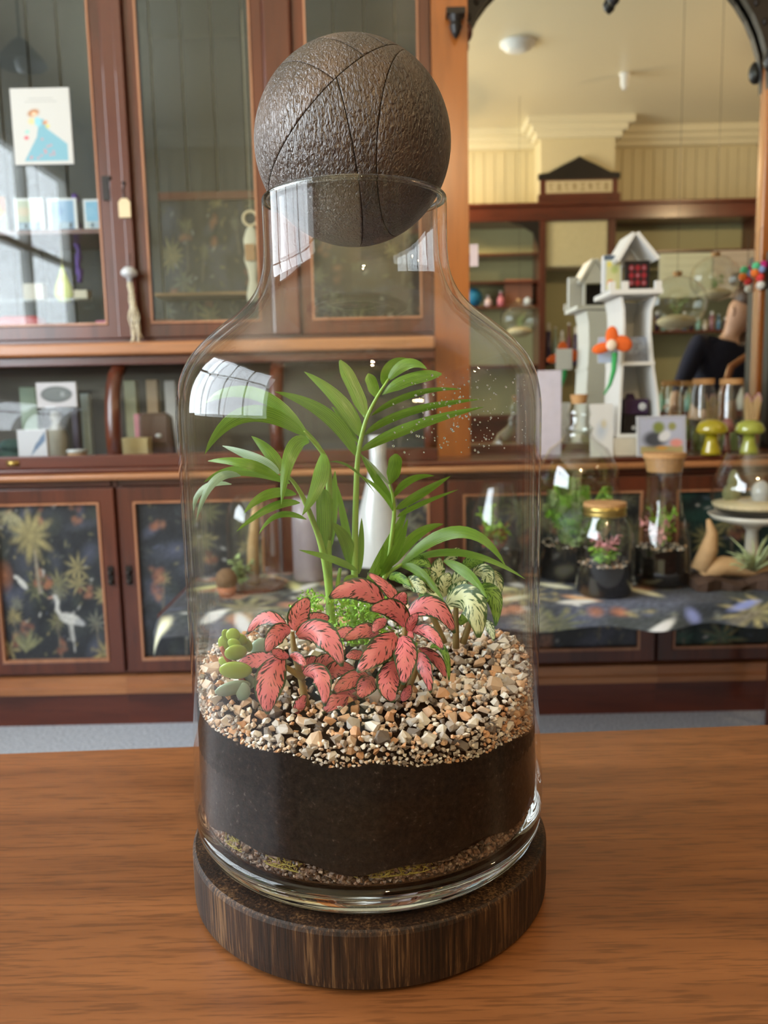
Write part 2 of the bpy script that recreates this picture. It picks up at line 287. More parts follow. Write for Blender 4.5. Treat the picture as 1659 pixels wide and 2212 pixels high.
# ------------------------------------------------------------------ mesh builder + scene graph helpers
OFF = {}
class MB:
    def __init__(s): s.v = []; s.f = []; s.uv = []; s.col = None
    def add(s, vs, fs):
        o = len(s.v); s.v += [tuple(p) for p in vs]; s.f += [tuple(i + o for i in f) for f in fs]; return s
    def box(s, x0, x1, y0, y1, z0, z1):
        return s.add([(x0, y0, z0), (x1, y0, z0), (x1, y1, z0), (x0, y1, z0), (x0, y0, z1), (x1, y0, z1), (x1, y1, z1), (x0, y1, z1)],
                     [(0, 3, 2, 1), (4, 5, 6, 7), (0, 1, 5, 4), (1, 2, 6, 5), (2, 3, 7, 6), (3, 0, 4, 7)])
    def frame(s, x0, x1, z0, z1, wl, wr, wb, wt, y0, y1):   # connected picture-frame ring in the XZ plane
        o = [(x0, z0), (x1, z0), (x1, z1), (x0, z1)]; i = [(x0 + wl, z0 + wb), (x1 - wr, z0 + wb), (x1 - wr, z1 - wt), (x0 + wl, z1 - wt)]
        vs = [(x, y, z) for y in (y0, y1) for x, z in o + i]; fs = []
        for k in range(4):
            n = (k + 1) % 4; fs += [(k, n, 4 + n, 4 + k), (8 + k, 12 + k, 12 + n, 8 + n), (k, 8 + k, 8 + n, n), (4 + k, 4 + n, 12 + n, 12 + k)]
        return s.add(vs, fs)
    def obox(s, c, ax, ay, az):            # oriented box: centre, half-axis vectors
        c, ax, ay, az = map(Vector, (c, ax, ay, az)); vs = []
        for k in (-1, 1):
            for i, j in ((-1, -1), (1, -1), (1, 1), (-1, 1)): vs.append(c + ax * i + ay * j + az * k)
        return s.add(vs, [(0, 3, 2, 1), (4, 5, 6, 7), (0, 1, 5, 4), (1, 2, 6, 5), (2, 3, 7, 6), (3, 0, 4, 7)])
    def lathe(s, prof, c=(0, 0, 0), n=32, closed=False, a0=0.0, sx=1.0, sy=1.0):
        vs = []; fs = []; m = len(prof)
        for r, z in prof:
            for i in range(n):
                a = a0 + 2 * math.pi * i / n; vs.append((c[0] + r * math.cos(a) * sx, c[1] + r * math.sin(a) * sy, c[2] + z))
        for j in range(m - 1 if not closed else m):
            for i in range(n):
                k = (j + 1) % m; fs.append((j * n + i, j * n + (i + 1) % n, k * n + (i + 1) % n, k * n + i))
        if not closed:
            if prof[0][0] > 1e-6: fs.append(tuple(range(n - 1, -1, -1)))
            if prof[-1][0] > 1e-6: fs.append(tuple((m - 1) * n + i for i in range(n)))
        return s.add(vs, fs)
    def shell(s, prof, c=(0, 0, 0), n=32): # open lathe without caps
        vs = []; fs = []; m = len(prof)
        for r, z in prof:
            for i in range(n):
                a = 2 * math.pi * i / n; vs.append((c[0] + r * math.cos(a), c[1] + r * math.sin(a), c[2] + z))
        for j in range(m - 1):
            for i in range(n): fs.append((j * n + i, j * n + (i + 1) % n, (j + 1) * n + (i + 1) % n, (j + 1) * n + i))
        return s.add(vs, fs)
    def tube(s, pts, radii, n=8):
        pts = [Vector(p) for p in pts]
        if isinstance(radii, (int, float)): radii = [radii] * len(pts)
        vs = []; fs = []; prev = None
        for i, p in enumerate(pts):
            t = (pts[min(i + 1, len(pts) - 1)] - pts[max(i - 1, 0)]).normalized()
            a = prev if prev is not None else (Vector((0, 0, 1)) if abs(t.z) < 0.9 else Vector((1, 0, 0)))
            a = (a - t * a.dot(t)).normalized(); prev = a; bb = t.cross(a)
            for k in range(n):
                an = 2 * math.pi * k / n; vs.append(p + (a * math.cos(an) + bb * math.sin(an)) * radii[i])
        for i in range(len(pts) - 1):
            for k in range(n): fs.append((i * n + k, i * n + (k + 1) % n, (i + 1) * n + (k + 1) % n, (i + 1) * n + k))
        fs.append(tuple(range(n - 1, -1, -1))); fs.append(tuple((len(pts) - 1) * n + k for k in range(n)))
        return s.add(vs, fs)
    def prism(s, poly, vec):               # polygon (3D points) extruded along vec
        n = len(poly); vec = Vector(vec); a = [Vector(p) for p in poly]
        vs = a + [p + vec for p in a]
        return s.add(vs, [tuple(range(n)), tuple(range(2 * n - 1, n - 1, -1))] + [(i, i + n, (i + 1) % n + n, (i + 1) % n) for i in range(n)])
    def ell(s, c, rx, ry, rz, n=12, m=8, rot=None):
        vs = []; fs = []; R = rot or Matrix.Identity(3); c = Vector(c)
        for j in range(m + 1):
            ph = math.pi * j / m
            for i in range(n):
                a = 2 * math.pi * i / n
                vs.append(c + R @ Vector((rx * math.sin(ph) * math.cos(a), ry * math.sin(ph) * math.sin(a), rz * math.cos(ph))))
        for j in range(m):
            for i in range(n): fs.append((j * n + i, (j + 1) * n + i, (j + 1) * n + (i + 1) % n, j * n + (i + 1) % n))
        return s.add(vs, fs)
    def build(s, name, mat, parent=None, smooth=False, bevel=0.0, seg=2, off=None, merge=False):
        me = bpy.data.meshes.new(name)
        o_ = Vector(off) if off is not None else (OFF.get(parent.name, Vector()) if parent else Vector())
        me.from_pydata([(p[0] - o_.x, p[1] - o_.y, p[2] - o_.z) for p in s.v], [], s.f)
        if s.uv:
            uvl = me.uv_layers.new(name='UVMap')
            for lp in me.loops: uvl.data[lp.index].uv = s.uv[lp.vertex_index]
        if s.col is not None:
            ca = me.color_attributes.new('Col', 'FLOAT_COLOR', 'POINT'); arr = np.ones((len(s.v), 4), np.float32); arr[:, :3] = s.col
            ca.data.foreach_set('color', arr.ravel())
        if merge or not smooth:
            bm = bmesh.new(); bm.from_mesh(me)
            if merge: bmesh.ops.remove_doubles(bm, verts=bm.verts, dist=1e-6)
            if not s.uv and s.col is None: bmesh.ops.recalc_face_normals(bm, faces=bm.faces)
            bm.to_mesh(me); bm.free()
        me.update()
        if smooth: me.polygons.foreach_set('use_smooth', [True] * len(me.polygons))
        me.materials.append(mat)
        o = bpy.data.objects.new(name, me); COL.objects.link(o)
        if off is not None and parent is None: o.location = o_; OFF[o.name] = o_
        if parent is not None: o.parent = parent; OFF[o.name] = o_
        if bevel:
            md = o.modifiers.new('edge', 'BEVEL'); md.width = bevel; md.segments = seg; md.limit_method = 'ANGLE'
        return o
def tag(o, label, cat, group=None, kind=None):
    o['label'] = label
    if cat: o['category'] = cat
    if group: o['group'] = group
    if kind: o['kind'] = kind
    return o
def thing(name, label, cat, loc=(0, 0, 0), group=None, kind=None):
    o = bpy.data.objects.new(name, None); COL.objects.link(o); o.location = loc; OFF[o.name] = Vector(loc); o.empty_display_size = 0.02
    return tag(o, label, cat, group, kind)
def struct(name, mb, mat, parent=None, **k):
    o = mb.build(name, mat, parent, **k)
    if parent is None: o['kind'] = 'structure'
    return o
def B(*a): return MB().box(*a)

# ------------------------------------------------------------------ print canvas -> grid mesh with colours
class Canvas:
    def __init__(s, w, h, bgc):
        s.w, s.h = w, h; s.a = np.zeros((h, w, 3)); s.a[:] = s2l(bgc); s.asp = h / w
        yy, xx = np.mgrid[0:h, 0:w]; s.X = xx / (w - 1); s.Y = yy / (h - 1)
    def mix(s, m, c): m = np.clip(m, 0, 1)[..., None]; s.a = s.a * (1 - m) + np.array(s2l(c)) * m
    def ell(s, cx, cy, rx, ry, rot, c, soft=0.25, op=1.0):
        dx = s.X - cx; dy = (s.Y - cy) * s.asp; ca, sa = math.cos(rot), math.sin(rot); u = (dx * ca + dy * sa) / rx; v = (-dx * sa + dy * ca) / ry
        d = np.sqrt(u * u + v * v); s.mix(op * (1 + soft - d) / (2 * soft), c); return s
    def poly(s, pts, c, op=1.0):
        ins = np.zeros_like(s.X, bool); n = len(pts)
        for i in range(n):
            x0, y0 = pts[i]; x1, y1 = pts[(i + 1) % n]
            if y0 == y1: continue
            cond = ((y0 > s.Y) != (y1 > s.Y)) & (s.X < (x1 - x0) * (s.Y - y0) / (y1 - y0) + x0); ins ^= cond
        s.mix(ins.astype(float) * op, c); return s
    def rect(s, x0, x1, y0, y1, c, op=1.0): s.mix(((s.X >= x0) & (s.X <= x1) & (s.Y >= y0) & (s.Y <= y1)).astype(float) * op, c); return s
    def line(s, x0, y0, x1, y1, wd, c, op=1.0):
        ax, ay, bx, by = x0, y0 * s.asp, x1, y1 * s.asp; px, py = s.X, s.Y * s.asp; L2 = (bx - ax) ** 2 + (by - ay) ** 2 + 1e-12
        t = np.clip(((px - ax) * (bx - ax) + (py - ay) * (by - ay)) / L2, 0, 1); d = np.hypot(px - ax - t * (bx - ax), py - ay - t * (by - ay))
        s.mix(op * np.clip(1.5 - d / wd, 0, 1), c); return s
    def mesh(s, c, ux, uz):                # centre, half vectors; front face towards ux x uz
        c, ux, uz = Vector(c), Vector(ux), Vector(uz); mb = MB()
        xs = s.X.ravel() * 2 - 1; ys = s.Y.ravel() * 2 - 1
        mb.v = [tuple(c + ux * x + uz * y) for x, y in zip(xs, ys)]
        w = s.w; mb.f = [(j * w + i, j * w + i + 1, (j + 1) * w + i + 1, (j + 1) * w + i) for j in range(s.h - 1) for i in range(w - 1)]
        mb.col = s.a.reshape(-1, 3); return mb

OLIVE, GOLD, ORANGE, PALE, BLUEG, DARKB = (140, 136, 84), (172, 158, 90), (168, 100, 58), (206, 208, 204), (84, 92, 120), (40, 45, 54)
def jungle(w, h, seed, bgc=(44, 49, 57), heron=False, teal=False, n=1.0, sc_=1.0):
    r = random.Random(seed); cv = Canvas(w, h, bgc); A = cv.asp
    for _ in range(int(46 * n)):
        cv.ell(r.random(), r.random(), r.uniform(.05, .16) * sc_, r.uniform(.03, .09) * sc_, r.uniform(0, 3), r.choice([(58, 64, 74), (30, 34, 40), BLUEG, (70, 76, 92), (62, 70, 64)] if not teal else [(22, 70, 66), (16, 50, 52), (30, 92, 84), (28, 40, 44)]), 0.6, r.uniform(.35, .8))
    def frond(cx, cy, rad, c, k=9, a0=0.0, a1=math.pi * 2, wd=.16):
        for i in range(k):
            a = a0 + (a1 - a0) * i / k + r.uniform(-.1, .1); l = rad * r.uniform(.8, 1.1)
            cv.ell(cx + math.cos(a) * l * .55, cy + math.sin(a) * l * .55 / A, l * .5, l * wd, a, c, 0.4, r.uniform(.4, .75))
    for _ in range(int(13 * n)):
        cx, cy = r.random(), r.random(); c = r.choice([OLIVE, GOLD, (112, 116, 74), (128, 130, 110)] if not teal else [(168, 158, 84), (138, 146, 84), (60, 120, 96)])
        frond(cx, cy, r.uniform(.06, .14) * sc_, c, r.choice([9, 11, 13]), wd=.11)
        if r.random() < .5: cv.line(cx, cy, cx + r.uniform(-.03, .03), cy - r.uniform(.2, .4) * sc_, .008, (120, 112, 92), .8)
    for _ in range(int(10 * n)):
        cx, cy = r.random(), r.random()
        for _ in range(5): cv.ell(cx + r.uniform(-.05, .05) * sc_, cy + r.uniform(-.05, .05) * sc_, .028 * sc_, .02 * sc_, r.uniform(0, 3), r.choice([ORANGE, (146, 84, 56), (182, 118, 78)]), .6, .6)
    for _ in range(int(90 * n)):
        cv.ell(r.random(), r.random(), r.uniform(.01, .03) * sc_, .010 * sc_, r.uniform(0, 3), r.choice([GOLD, OLIVE, PALE, (120, 124, 110), BLUEG, (70, 80, 84), (96, 98, 84)]), .5, r.uniform(.3, .7))
    if heron:
        cv.ell(.64, .27, .10, .045, -.25, PALE, .2); cv.ell(.73, .245, .05, .025, -.35, (176, 180, 186), .3)
        for a_, b_ in (((.56, .29), (.525, .33)), ((.525, .33), (.535, .38)), ((.535, .38), (.515, .41))): cv.line(*a_, *b_, .016, PALE)
        cv.ell(.51, .413, .022, .015, 0, PALE, .2); cv.line(.49, .41, .455, .405, .008, (196, 142, 120))
        cv.line(.655, .24, .665, .06, .007, (170, 172, 170)); cv.line(.64, .24, .655, .14, .02, PALE, .6)
        cv.ell(.22, .50, .06, .025, -.8, PALE, .2); cv.ell(.17, .54, .03, .015, -.3, PALE, .3)
        cv.line(.36, .70, .375, .44, .014, (150, 140, 118)); frond(.33, .80, .2, GOLD, 11); frond(.16, .95, .15, (172, 166, 116), 7, 3.4, 6.0, .14)
        frond(.2, .07, .17, (140, 142, 92), 11, .5, 2.6, .09); frond(.05, .08, .1, GOLD, 6); cv.ell(.05, .55, .07, .1, 0, ORANGE, .5, .7); cv.ell(.46, .49, .05, .03, .6, ORANGE, .3, .9)
    g = cv.a.mean(axis=2, keepdims=True); cv.a = (cv.a * .72 + g * .28) * (.85 if not teal else .8)
    nz = np.random.default_rng(seed).normal(1, .16, cv.a.shape[:2] + (1,)); cv.a = np.clip(cv.a * nz, 0, 1)
    return cv

# ------------------------------------------------------------------ room shell
CEIL = 3.58; FRONTY = -1.85; RIGHTX = 3.6; BACKY = 3.46
struct('floor', B(LEFTX, RIGHTX, FRONTY, BACKY + .1, -0.06, 0), M_CARPET)
struct('ceiling', B(LEFTX, RIGHTX, FRONTY, BACKY + .1, CEIL, CEIL + .08), M_CEIL)
struct('wall_back', B(LEFTX, RIGHTX, BACKY, BACKY + .1, 0, CEIL), M_WALL)
struct('wall_right', B(RIGHTX, RIGHTX + .1, FRONTY, BACKY, 0, CEIL), M_WALLR)
wf = struct('wall_front', B(LEFTX, RIGHTX, FRONTY - .1, FRONTY, 0, CEIL), M_CREAM)
nb = 62
pb = B(0, .094, FRONTY, FRONTY + .012, 2.60, 3.40); proto = None
for i in range(nb):                         # beaded boards of the wall seen in the mirror
    if proto is None: proto = pb.build('board', M_CREAM, wf, bevel=.004); o = proto
    else: o = proto.copy(); COL.objects.link(o); o.parent = wf
    o.location = (LEFTX + .02 + i * .1, 0, 0)
wl = MB(); y0, y1, z0, z1 = WIN
wl.box(LEFTX - .1, LEFTX, FRONTY - .1, y0, 0, CEIL).box(LEFTX - .1, LEFTX, y1, BACKY + .1, 0, CEIL).box(LEFTX - .1, LEFTX, y0, y1, 0, z0).box(LEFTX - .1, LEFTX, y0, y1, z1, CEIL)
struct('wall_left', wl, M_WALL)
wn = thing('window_1', 'tall shop window with white glazing bars in the side wall', None, (LEFTX, (y0 + y1) / 2, z0), kind='structure')
fm = MB()
for yy in np.linspace(y0, y1, 5): fm.box(LEFTX - .09, LEFTX - .02, yy - .03, yy + .03, z0, z1)
fm.box(LEFTX - .09, LEFTX - .02, y0, y1, z0, z0 + .07).box(LEFTX - .09, LEFTX - .02, y0, y1, z1 - .07, z1).box(LEFTX - .085, LEFTX - .025, y0, y1, 2.28, 2.33)
fm.build('window_frame', M_WHITE, wn)
for i in range(4):
    ya, yb = np.linspace(y0, y1, 5)[i:i + 2]; B(LEFTX - .058, LEFTX - .052, ya + .03, yb - .03, z0 + .07, z1 - .07).build('pane', M_WPANE, wn)
# cornice on the far wall and around the chimney-like breast
cor = MB()
for k, (d, h) in enumerate(((.05, .16), (.09, .11), (.14, .06))): cor.box(LEFTX, RIGHTX, FRONTY, FRONTY + d, CEIL - h, CEIL - (0 if k == 2 else 0.001))
struct('trim_1', cor, M_CORN)
DV = YM + (YM - FRONTY)                    # virtual depth of the far wall

# ------------------------------------------------------------------ table
TZ = 0.78; JX, JY = -0.0156, 0.588
TA = math.radians(2.3)
def tpt(x, y, z):                          # table frame -> world (far edge centre at (0, .842))
    return (x * math.cos(TA) - y * math.sin(TA), 0.842 + x * math.sin(TA) + y * math.cos(TA), z)
def tbox(x0, x1, y0, y1, z0, z1):
    m = MB().box(x0, x1, y0, y1, z0, z1); m.v = [tpt(*p) for p in m.v]; return m
tb = thing('table', 'worn orange-brown wooden table the terrarium stands on', 'table', (0, .45, 0))
tbox(-.95, 1.05, -.78, 0, TZ - .032, TZ).build('table_top', M_TABLE, tb, bevel=.004)
ap = MB()
for a in ((-.88, .98, -.72, -.70, .64, TZ - .032), (-.88, .98, -.08, -.06, .64, TZ - .032), (-.88, -.86, -.70, -.08, .64, TZ - .032), (.96, .98, -.70, -.08, .64, TZ - .032)): ap.box(*a)
ap.v = [tpt(*p) for p in ap.v]; ap.build('apron', M_TABLE, tb)
for x in (-.87, .97):
    for y in (-.71, -.07): tbox(x - .03, x + .03, y - .03, y + .03, 0, TZ - .032).build('leg', M_TABLE, tb, bevel=.005)

# ------------------------------------------------------------------ wooden base, jar, ball
bs = MB().lathe([(.0, .0005), (.1255, .0005), (.1295, .004), (.13, .012), (.13, .0385), (.1292, .0408), (.1278, .0418), (0, .042)], (JX, JY, TZ), 128)
tag(bs.build('jar_base', M_WENGE, None, smooth=False, off=(JX, JY, TZ)), 'round dark streaky wooden disc under the large glass terrarium jar', 'base')
OUT = [(.1262, .063), (.1272, .080), (.1262, .100), (.1249, .130), (.1243, .16), (.1246, .22), (.1251, .30), (.1255, .342), (.1250, .356), (.1232, .367), (.1205, .3755),
       (.1155, .3850), (.1065, .3955), (.095, .4055), (.083, .4145), (.0745, .4225), (.0685, .431), (.0645, .441), (.0628, .453), (.0624, .470), (.0625, .489)]
def smooth_prof(pr, k=3):
    o = []
    for i in range(len(pr) - 1):
        p0, p1, p2, p3 = pr[max(i - 1, 0)], pr[i], pr[i + 1], pr[min(i + 2, len(pr) - 1)]
        for j in range(k):
            t = j / k; o.append(tuple(.5 * ((2 * p1[d]) + (-p0[d] + p2[d]) * t + (2 * p0[d] - 5 * p1[d] + 4 * p2[d] - p3[d]) * t * t + (-p0[d] + 3 * p1[d] - 3 * p2[d] + p3[d]) * t ** 3) for d in (0, 1)))
    return o + [pr[-1]]
jar = thing('glass_jar', 'large clear glass bottle jar with narrow neck holding the main terrarium', 'jar', (JX, JY, TZ + .042))
MB().shell(smooth_prof(OUT), (JX, JY, TZ), 128).build('body', M_JAR, jar, smooth=True)
INN = [(.1212, .066)] + [(r - (.0036 if z < .42 else .0036 + min(1, (z - .42) / .04) * .0028), z - (.002 if .34 < z < .44 else 0)) for r, z in OUT[1:]]
INN[-1] = (.0561, .489)
MB().shell(smooth_prof(INN), (JX, JY, TZ), 128).build('inner_wall', M_JARIN, jar, smooth=True)
MB().lathe([(.0, .0425), (.108, .0425), (.1165, .0445), (.1225, .0505), (.1255, .0575), (.1262, .063), (.1212, .066), (.118, .0635), (.110, .0615), (0, .061)], (JX, JY, TZ), 128).build('foot', M_FOOT, jar, smooth=True)
MB().lathe([(.0625, .489), (.0620, .4905), (.0605, .4918), (.0585, .4918), (.0567, .4905), (.0561, .489)], (JX, JY, TZ), 96, closed=True).build('rim', M_FOOT, jar, smooth=True)

drp = MB(); r_ = random.Random(12)
for _ in range(200):                       # condensation beads inside the front of the jar
    x = min(1128, max(860, r_.gauss(1010, 75))); y = r_.uniform(820, 985) - abs(r_.gauss(0, 12)); s = r_.choice([.0003, .0003, .0004, .0005, .0007])
    q = P(x, y, JY); zz = q.z - TZ; lim = np.interp(zz, [z for _r2, z in INN], [r2 for r2, _z in INN]) - .0002; dx = (q.x - JX) * (1 - .19 * max(0, 1 - ((q.x - JX) / .1225) ** 2) ** .5)
    if abs(dx) > lim * .97: continue
    drp.ell((JX + dx, JY - math.sqrt(lim * lim - dx * dx), TZ + EYE - TZ + (q.z - EYE) * (1 - .19 * math.sqrt(max(0, 1 - (dx / .1225) ** 2)))), s, s * .5, s * 1.15, 7, 5)
dpo = drp.build('condensation', M_FOOT, jar, smooth=True); dpo['kind'] = 'stuff'
BC = Vector((JX, JY, TZ + .5260)); BR = .0657
ball = thing('ball_stopper', 'large dark wooden ball stopper resting in the jar neck', 'stopper', BC - Vector((0, 0, BR)))
n_main = (rgt * -.695 + upv * .72).normalized(); t_main = (rgt * .72 + upv * .695 + fwd * .25).normalized()
n_b = (rgt * .97 + upv * .25 + fwd * .1).normalized(); n_c = (rgt * .985 - upv * .16 - fwd * .25).normalized()
G = .00028
def seg(cuts):
    bm = bmesh.new(); bmesh.ops.create_icosphere(bm, subdivisions=6, radius=BR)
    for nrm, off, side in cuts:            # keep side*(n.p - off) > 0
        g = bmesh.ops.bisect_plane(bm, geom=bm.verts[:] + bm.edges[:] + bm.faces[:], plane_co=nrm * (off + side * G), plane_no=nrm, clear_inner=side > 0, clear_outer=side < 0)
        ed = [e for e in g['geom_cut'] if isinstance(e, bmesh.types.BMEdge)]
        if ed:
            try: bmesh.ops.edgeloop_fill(bm, edges=ed)
            except Exception: pass
    me = bpy.data.meshes.new('wood_segment'); bm.to_mesh(me); bm.free(); me.materials.append(M_BALL)
    me.polygons.foreach_set('use_smooth', [len(p.vertices) <= 4 for p in me.polygons])
    o = bpy.data.objects.new('wood_segment', me); COL.objects.link(o); o.parent = ball; o.location = (0, 0, BR); return o
ts = [-.0147, .0103, .031]; m0 = .0135
for i in range(4):
    c = [(n_main, m0, 1)]
    if i > 0: c.append((t_main, ts[i - 1], 1))
    if i < 3: c.append((t_main, ts[i], -1))
    seg(c)
seg([(n_main, m0, -1), (n_b, -.0105, -1)])
seg([(n_main, m0, -1), (n_b, -.0105, 1), (n_c, .034, -1)])
seg([(n_main, m0, -1), (n_c, .034, 1)])

# ------------------------------------------------------------------ soil, gravel
def gh(x, d):                              # gravel surface above the table (x, d relative to the jar axis)
    return .1535 + .105 * (d + .12) + .002 * math.sin(60 * x + 2) + .002 * math.sin(75 * d)
def zb(x, d): return .1375 - .068 * x - .03 * (d + .0) + .0015 * math.sin(90 * x) + .001 * math.sin(140 * x + 1)
def soiltop(x, d):
    r = math.hypot(x, d); k = max(0, min(1, (r - .088) / .03)); k = k * k * (3 - 2 * k)
    return (gh(x, d) - .004 + .0015 * math.sin(200 * x) * math.cos(170 * d)) * (1 - k) + zb(x, d) * k
RI = .1216
sm = MB(); nr, na = 26, 96
vs = [(JX, JY, TZ + soiltop(0, 0))]
for j in range(1, nr + 1):
    r = RI * (j / nr) ** .8
    for i in range(na):
        a = 2 * math.pi * i / na; x, d = r * math.cos(a), r * math.sin(a); vs.append((JX + x, JY + d, TZ + soiltop(x, d)))
fs = [(0, 1 + i, 1 + (i + 1) % na) for i in range(na)]
for j in range(nr - 1):
    for i in range(na): fs.append((1 + j * na + i, 1 + (j + 1) * na + i, 1 + (j + 1) * na + (i + 1) % na, 1 + j * na + (i + 1) % na))
lo = len(vs); top = 1 + (nr - 1) * na
for k, (rr, zz) in enumerate(((.1218, .110), (.1222, .090), (.1214, .077))):
    for i in range(na):
        a = 2 * math.pi * i / na; x, d = rr * math.cos(a), rr * math.sin(a)
        vs.append((JX + x, JY + d, TZ + zz + (.003 * math.sin(5 * a) + .002 * math.sin(13 * a + 1) if k == 2 else 0)))
    b0 = top if k == 0 else lo + (k - 1) * na
    for i in range(na): fs.append((b0 + i, b0 + (i + 1) % na, lo + k * na + (i + 1) % na, lo + k * na + i)[::-1])
fs.append(tuple(lo + 2 * na + i for i in range(na)))
sm.add(vs, fs)
tag(sm.build('potting_soil', M_SOIL, None, smooth=True, off=(JX, JY, TZ + .08)), 'dark potting soil packed inside the large glass jar', 'soil', kind='stuff')

def pebble_mesh(nm, seed, n=12):
    r = random.Random(seed); bm = bmesh.new()
    for _ in range(n):
        v = Vector((r.gauss(0, 1), r.gauss(0, 1), r.gauss(0, 1))).normalized(); bm.verts.new((v.x * r.uniform(.85, 1.1), v.y * r.uniform(.7, .95), v.z * r.uniform(.5, .8)))
    bmesh.ops.convex_hull(bm, input=bm.verts)
    for v in [v for v in bm.verts if not v.link_faces]: bm.verts.remove(v)
    me = bpy.data.meshes.new(nm); bm.to_mesh(me); bm.free(); me.materials.append(M_GRAVEL); return me
PEB = [pebble_mesh('pebble', 100 + i, random.Random(i).choice([12, 14, 16])) for i in range(16)]
PEBG = [([v.co.copy() for v in m.vertices], [tuple(p.vertices) for p in m.polygons]) for m in PEB]
gl_ = thing('gravel_layer', 'layer of mixed orange, white and grey gravel on the soil in the large jar', 'gravel', (JX, JY, TZ + .13))
cands = []
rp_ = random.Random(21); tries = 0; taken = []
while tries < 26000 and len(cands) < 1500:
    tries += 1
    a = rp_.uniform(0, 2 * math.pi); r = .1195 * math.sqrt(rp_.random()); x, d = r * math.cos(a), r * math.sin(a)
    soilzone = (x + .02) ** 2 / .066 ** 2 + (d + .005) ** 2 / .060 ** 2 < 1 or (-.115 < x < -.06 and -.066 < d < -.012 and r < .112)
    if soilzone and rp_.random() < .93: continue
    s = rp_.choice([.0022, .003, .0038, .0046, .0056, .0064]) * rp_.uniform(.85, 1.15)
    if r + s > .1205: continue
    z = gh(x, d) + rp_.uniform(-.002, .0015)
    if any((x - q[0]) ** 2 + (d - q[1]) ** 2 + (z - q[2]) ** 2 < (.72 * (s + q[3])) ** 2 for q in taken): continue
    taken.append((x, d, z, s)); cands.append((x, d, z, s))
ring = []
tries = 0
while tries < 24000 and len(ring) < 1500:  # the gravel bed as seen through the glass
    tries += 1
    a = rp_.uniform(0, 2 * math.pi); x, d = math.cos(a), math.sin(a)
    if d > .55 and rp_.random() < .7: continue
    u = rp_.random(); zl, zh = zb(x * .121, d * .121), gh(x * .118, d * .118)
    z = zl + (zh - zl) * u; s = (.0009 + .0014 * rp_.random()) if u < .3 else rp_.choice([.0018, .0028, .0038, .0048, .0058]) * rp_.uniform(.8, 1.1)
    rr = .1203 - s * .8; x, d = x * rr, d * rr
    if any((x - q[0]) ** 2 + (d - q[1]) ** 2 + (z - q[2]) ** 2 < (.66 * (s + q[3])) ** 2 for q in taken): continue
    taken.append((x, d, z, s)); ring.append((x, d, z, s))
allp = cands + ring
def vis(q): return q[3] * (1.0 + max(0, -q[1]) * 6) * (1.0 if q[1] < .03 or q[0] > .03 or q[0] < -.03 else .5)
allp.sort(key=vis, reverse=True)
stuff = MB()
def rrot(r): return Matrix.Rotation(r.uniform(0, 6.28), 3, 'Z') @ Matrix.Rotation(r.uniform(-.7, .7), 3, 'X') @ Matrix.Rotation(r.uniform(-.7, .7), 3, 'Y')
for k, (x, d, z, s) in enumerate(allp):
    R = rrot(rp_); j = rp_.randrange(16)
    if k < 300:
        o = bpy.data.objects.new('pebble', PEB[j]); COL.objects.link(o); o.parent = gl_
        o.location = (x, d, z - .13); o.rotation_euler = R.to_euler(); o.scale = (s * 1.12,) * 3
    else:
        stuff.add([R @ (v * s * 1.1) + Vector((JX + x, JY + d, TZ + z)) for v in PEBG[j][0]], PEBG[j][1])
so = stuff.build('fine_gravel', M_GRAVEL, gl_); so['kind'] = 'stuff'
dr = MB()
for _ in range(1700):
    a = rp_.uniform(-math.pi, 0) if rp_.random() < .85 else rp_.uniform(0, math.pi); s = rp_.uniform(.0012, .0034); rr = .1202 - s + rp_.uniform(-.003, .0010); z = .0635 + s * .6 + rp_.random() ** 1.6 * .012
    rr = min(rr, (.1175 + (z - .064) * .35) - s * .8)
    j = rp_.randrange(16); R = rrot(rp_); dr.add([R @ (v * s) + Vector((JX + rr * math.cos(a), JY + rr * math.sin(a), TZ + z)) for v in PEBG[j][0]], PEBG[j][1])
dro = dr.build('drainage_gravel', M_GRIT_SHADED, None, off=(JX, JY, TZ + .063)); tag(dro, 'thin band of drainage grit at the bottom of the large jar', 'gravel', kind='stuff')
MB().lathe([(0, .0635), (.110, .0635), (.1145, .068), (.116, .082), (0, .083)], (JX, JY, TZ), 64).build('drainage_bed', M_SOIL, dro, smooth=True)
for (x, y, n, lab) in ((520, 1828, 40, 'yellow-green moss tuft against the glass low on the left of the jar'), (845, 1872, 90, 'thickest yellowish moss tuft at the bottom front of the jar'),
                       (905, 1850, 50, 'brownish wispy moss tuft beside the thickest moss at the jar bottom'), (630, 1868, 36, 'thin trail of moss at the jar bottom between two thicker tufts')):
    u = (x - 795) / 380.; a = -math.pi / 2 + math.asin(max(-.98, min(.98, u))); mb = MB(); pz = P(x, y, JY + .119 * math.sin(a)).z
    for _ in range(n):
        p = Vector((JX + .1188 * math.cos(a), JY + .1188 * math.sin(a), pz)) + Vector((rp_.gauss(0, .007), 0, rp_.gauss(0, .0045)))
        pts = []
        for _k in range(4):
            q = Vector((p.x - JX, p.y - JY)); q = q.normalized() * (.1195 - rp_.random() * .001); pts.append((JX + q.x, JY + q.y, max(TZ + .07, p.z))); p = p + Vector((rp_.gauss(0, .003), rp_.gauss(0, .002), rp_.gauss(0, .0025)))
        mb.tube(pts, .00035, 4)
    tag(mb.build('moss_tuft', M_MOSSD, None, off=(JX, JY, TZ + .07)), lab, 'moss', kind='stuff')

